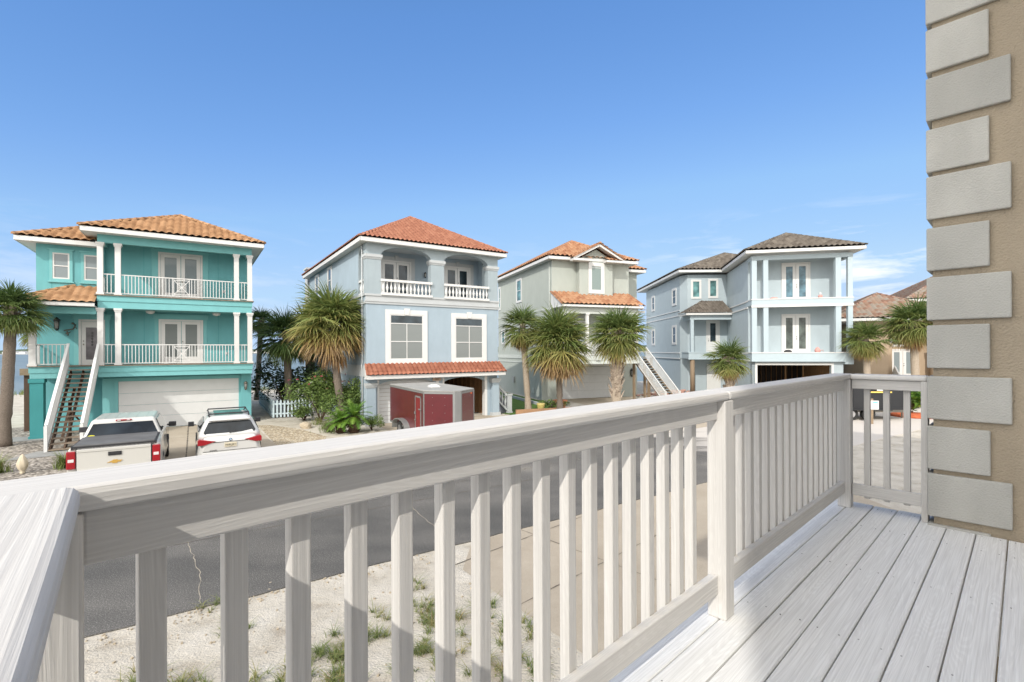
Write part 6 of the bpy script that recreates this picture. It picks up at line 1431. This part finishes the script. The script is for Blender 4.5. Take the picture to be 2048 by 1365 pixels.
m = MB(); m.obox((.38, -.08, 1.9), (.44, -.08, 1.25), .03, .06); m.build('orange_strap', paint('orange_strap', (.75, .33, .05), .6), K_)
m = MB(); m.box(.02, .3, -.075, -.062, 1.95, 1.99); m.build('red_reflector', RED, K_)
# sign on a wooden post
Sg = thing('sign_post', 'small white notice board on a wooden post in front of the black trailer', 'sign', (17.95, 24.5, 0), -8)
m = MB(); m.box(-.07, .07, -.05, .05, 0, 1.28); m.build('post', TIMBER, Sg)
m = MB(); m.box(-.2, .3, -.08, -.055, .75, 1.18); bd2 = m.build('board', paint('board_white', (.8, .8, .8), .6), Sg)
m = MB(); m.box(.03, .26, -.084, -.081, 1.06, 1.13); m.build('blue_logo_stripe', paint('sky_blue_print', (.15, .45, .60), .6), bd2)
m = MB(); m.box(-.17, -.08, -.084, -.081, 1.05, 1.13)
for k in range(4): m.box(-.15, .22 - .06 * (k % 2), -.084, -.081, .82 + k * .055, .832 + k * .055)
m.build('printed_line', bpy.data.materials['print_grey'], bd2)

# small loose things on the unfinished balconies and the sand
o = thing('tool_bag', 'pinkish bag left on the lower balcony floor near the columns', 'bag', (*W4(4.45, .6), 3.56)); m = MB(); m.lathe([(.16, 0), (.2, .12), (.12, .28), (.04, .36)], (0, 0, 0), 10); m.tube([(.2, 0, .1), (.34, 0, .16), (.42, 0, .05)], .02, 6); m.build('bag', paint('pink_cloth', (.55, .28, .25), .8), o)
o = thing('bundle', 'pink bundle lying on the upper balcony edge at left', 'bundle', (*W4(1.6, .5), 7.36)); m = MB(); m.lathe([(.28, 0), (.3, .06), (.16, .14), (.02, .16)], (0, 0, 0), 12); m.build('cloth', bpy.data.materials['pink_cloth'], o)
o = thing('paint_can', 'pink and white can standing on the upper balcony right of the doors', 'can', (*W4(4.6, .5), 7.36)); m = MB(); m.lathe([(.13, 0), (.14, .2), (.12, .22)], (0, 0, 0), 12); m.build('can', bpy.data.materials['pink_cloth'], o); m = MB(); m.lathe([(.05, .22), (.07, .36), (.02, .42)], (0, 0, 0), 8); m.build('brush', WHITE, o)
o = thing('black_bucket', 'black upturned tub on the lower balcony in front of the double doors', 'tub', (*W4(2.5, .5), 3.56)); m = MB(); m.lathe([(.26, 0), (.24, .1), (.12, .17), (.02, .18)], (0, 0, 0), 12); m.build('tub', BLK, o)
# pebbles and litter on the sand
m = MB(); rnd = random.Random(90)
for i in range(900):
    if i < 520: s_ = rnd.uniform(-12, 2); x, y = street_pt(s_, -abs(rnd.gauss(0, .16)) - .03)
    else: x, y = rnd.uniform(-5, 1.2), rnd.uniform(2.5, 8)
    if x > -0.9 + (8.4 - y) * .74 and y > 2: continue
    r_ = rnd.uniform(.006, .022); a = rnd.uniform(0, 3); m.obox((x, y, r_ * .4 + .002), (x + math.cos(a) * r_ * 1.6, y + math.sin(a) * r_ * 1.6, r_ * .4 + .002), r_ * 1.2, r_ * .8)
tag(m.build('pebbles', ROCK), 'scattered tan pebbles and shell bits along the near street edge', 'pebbles', kind='stuff')
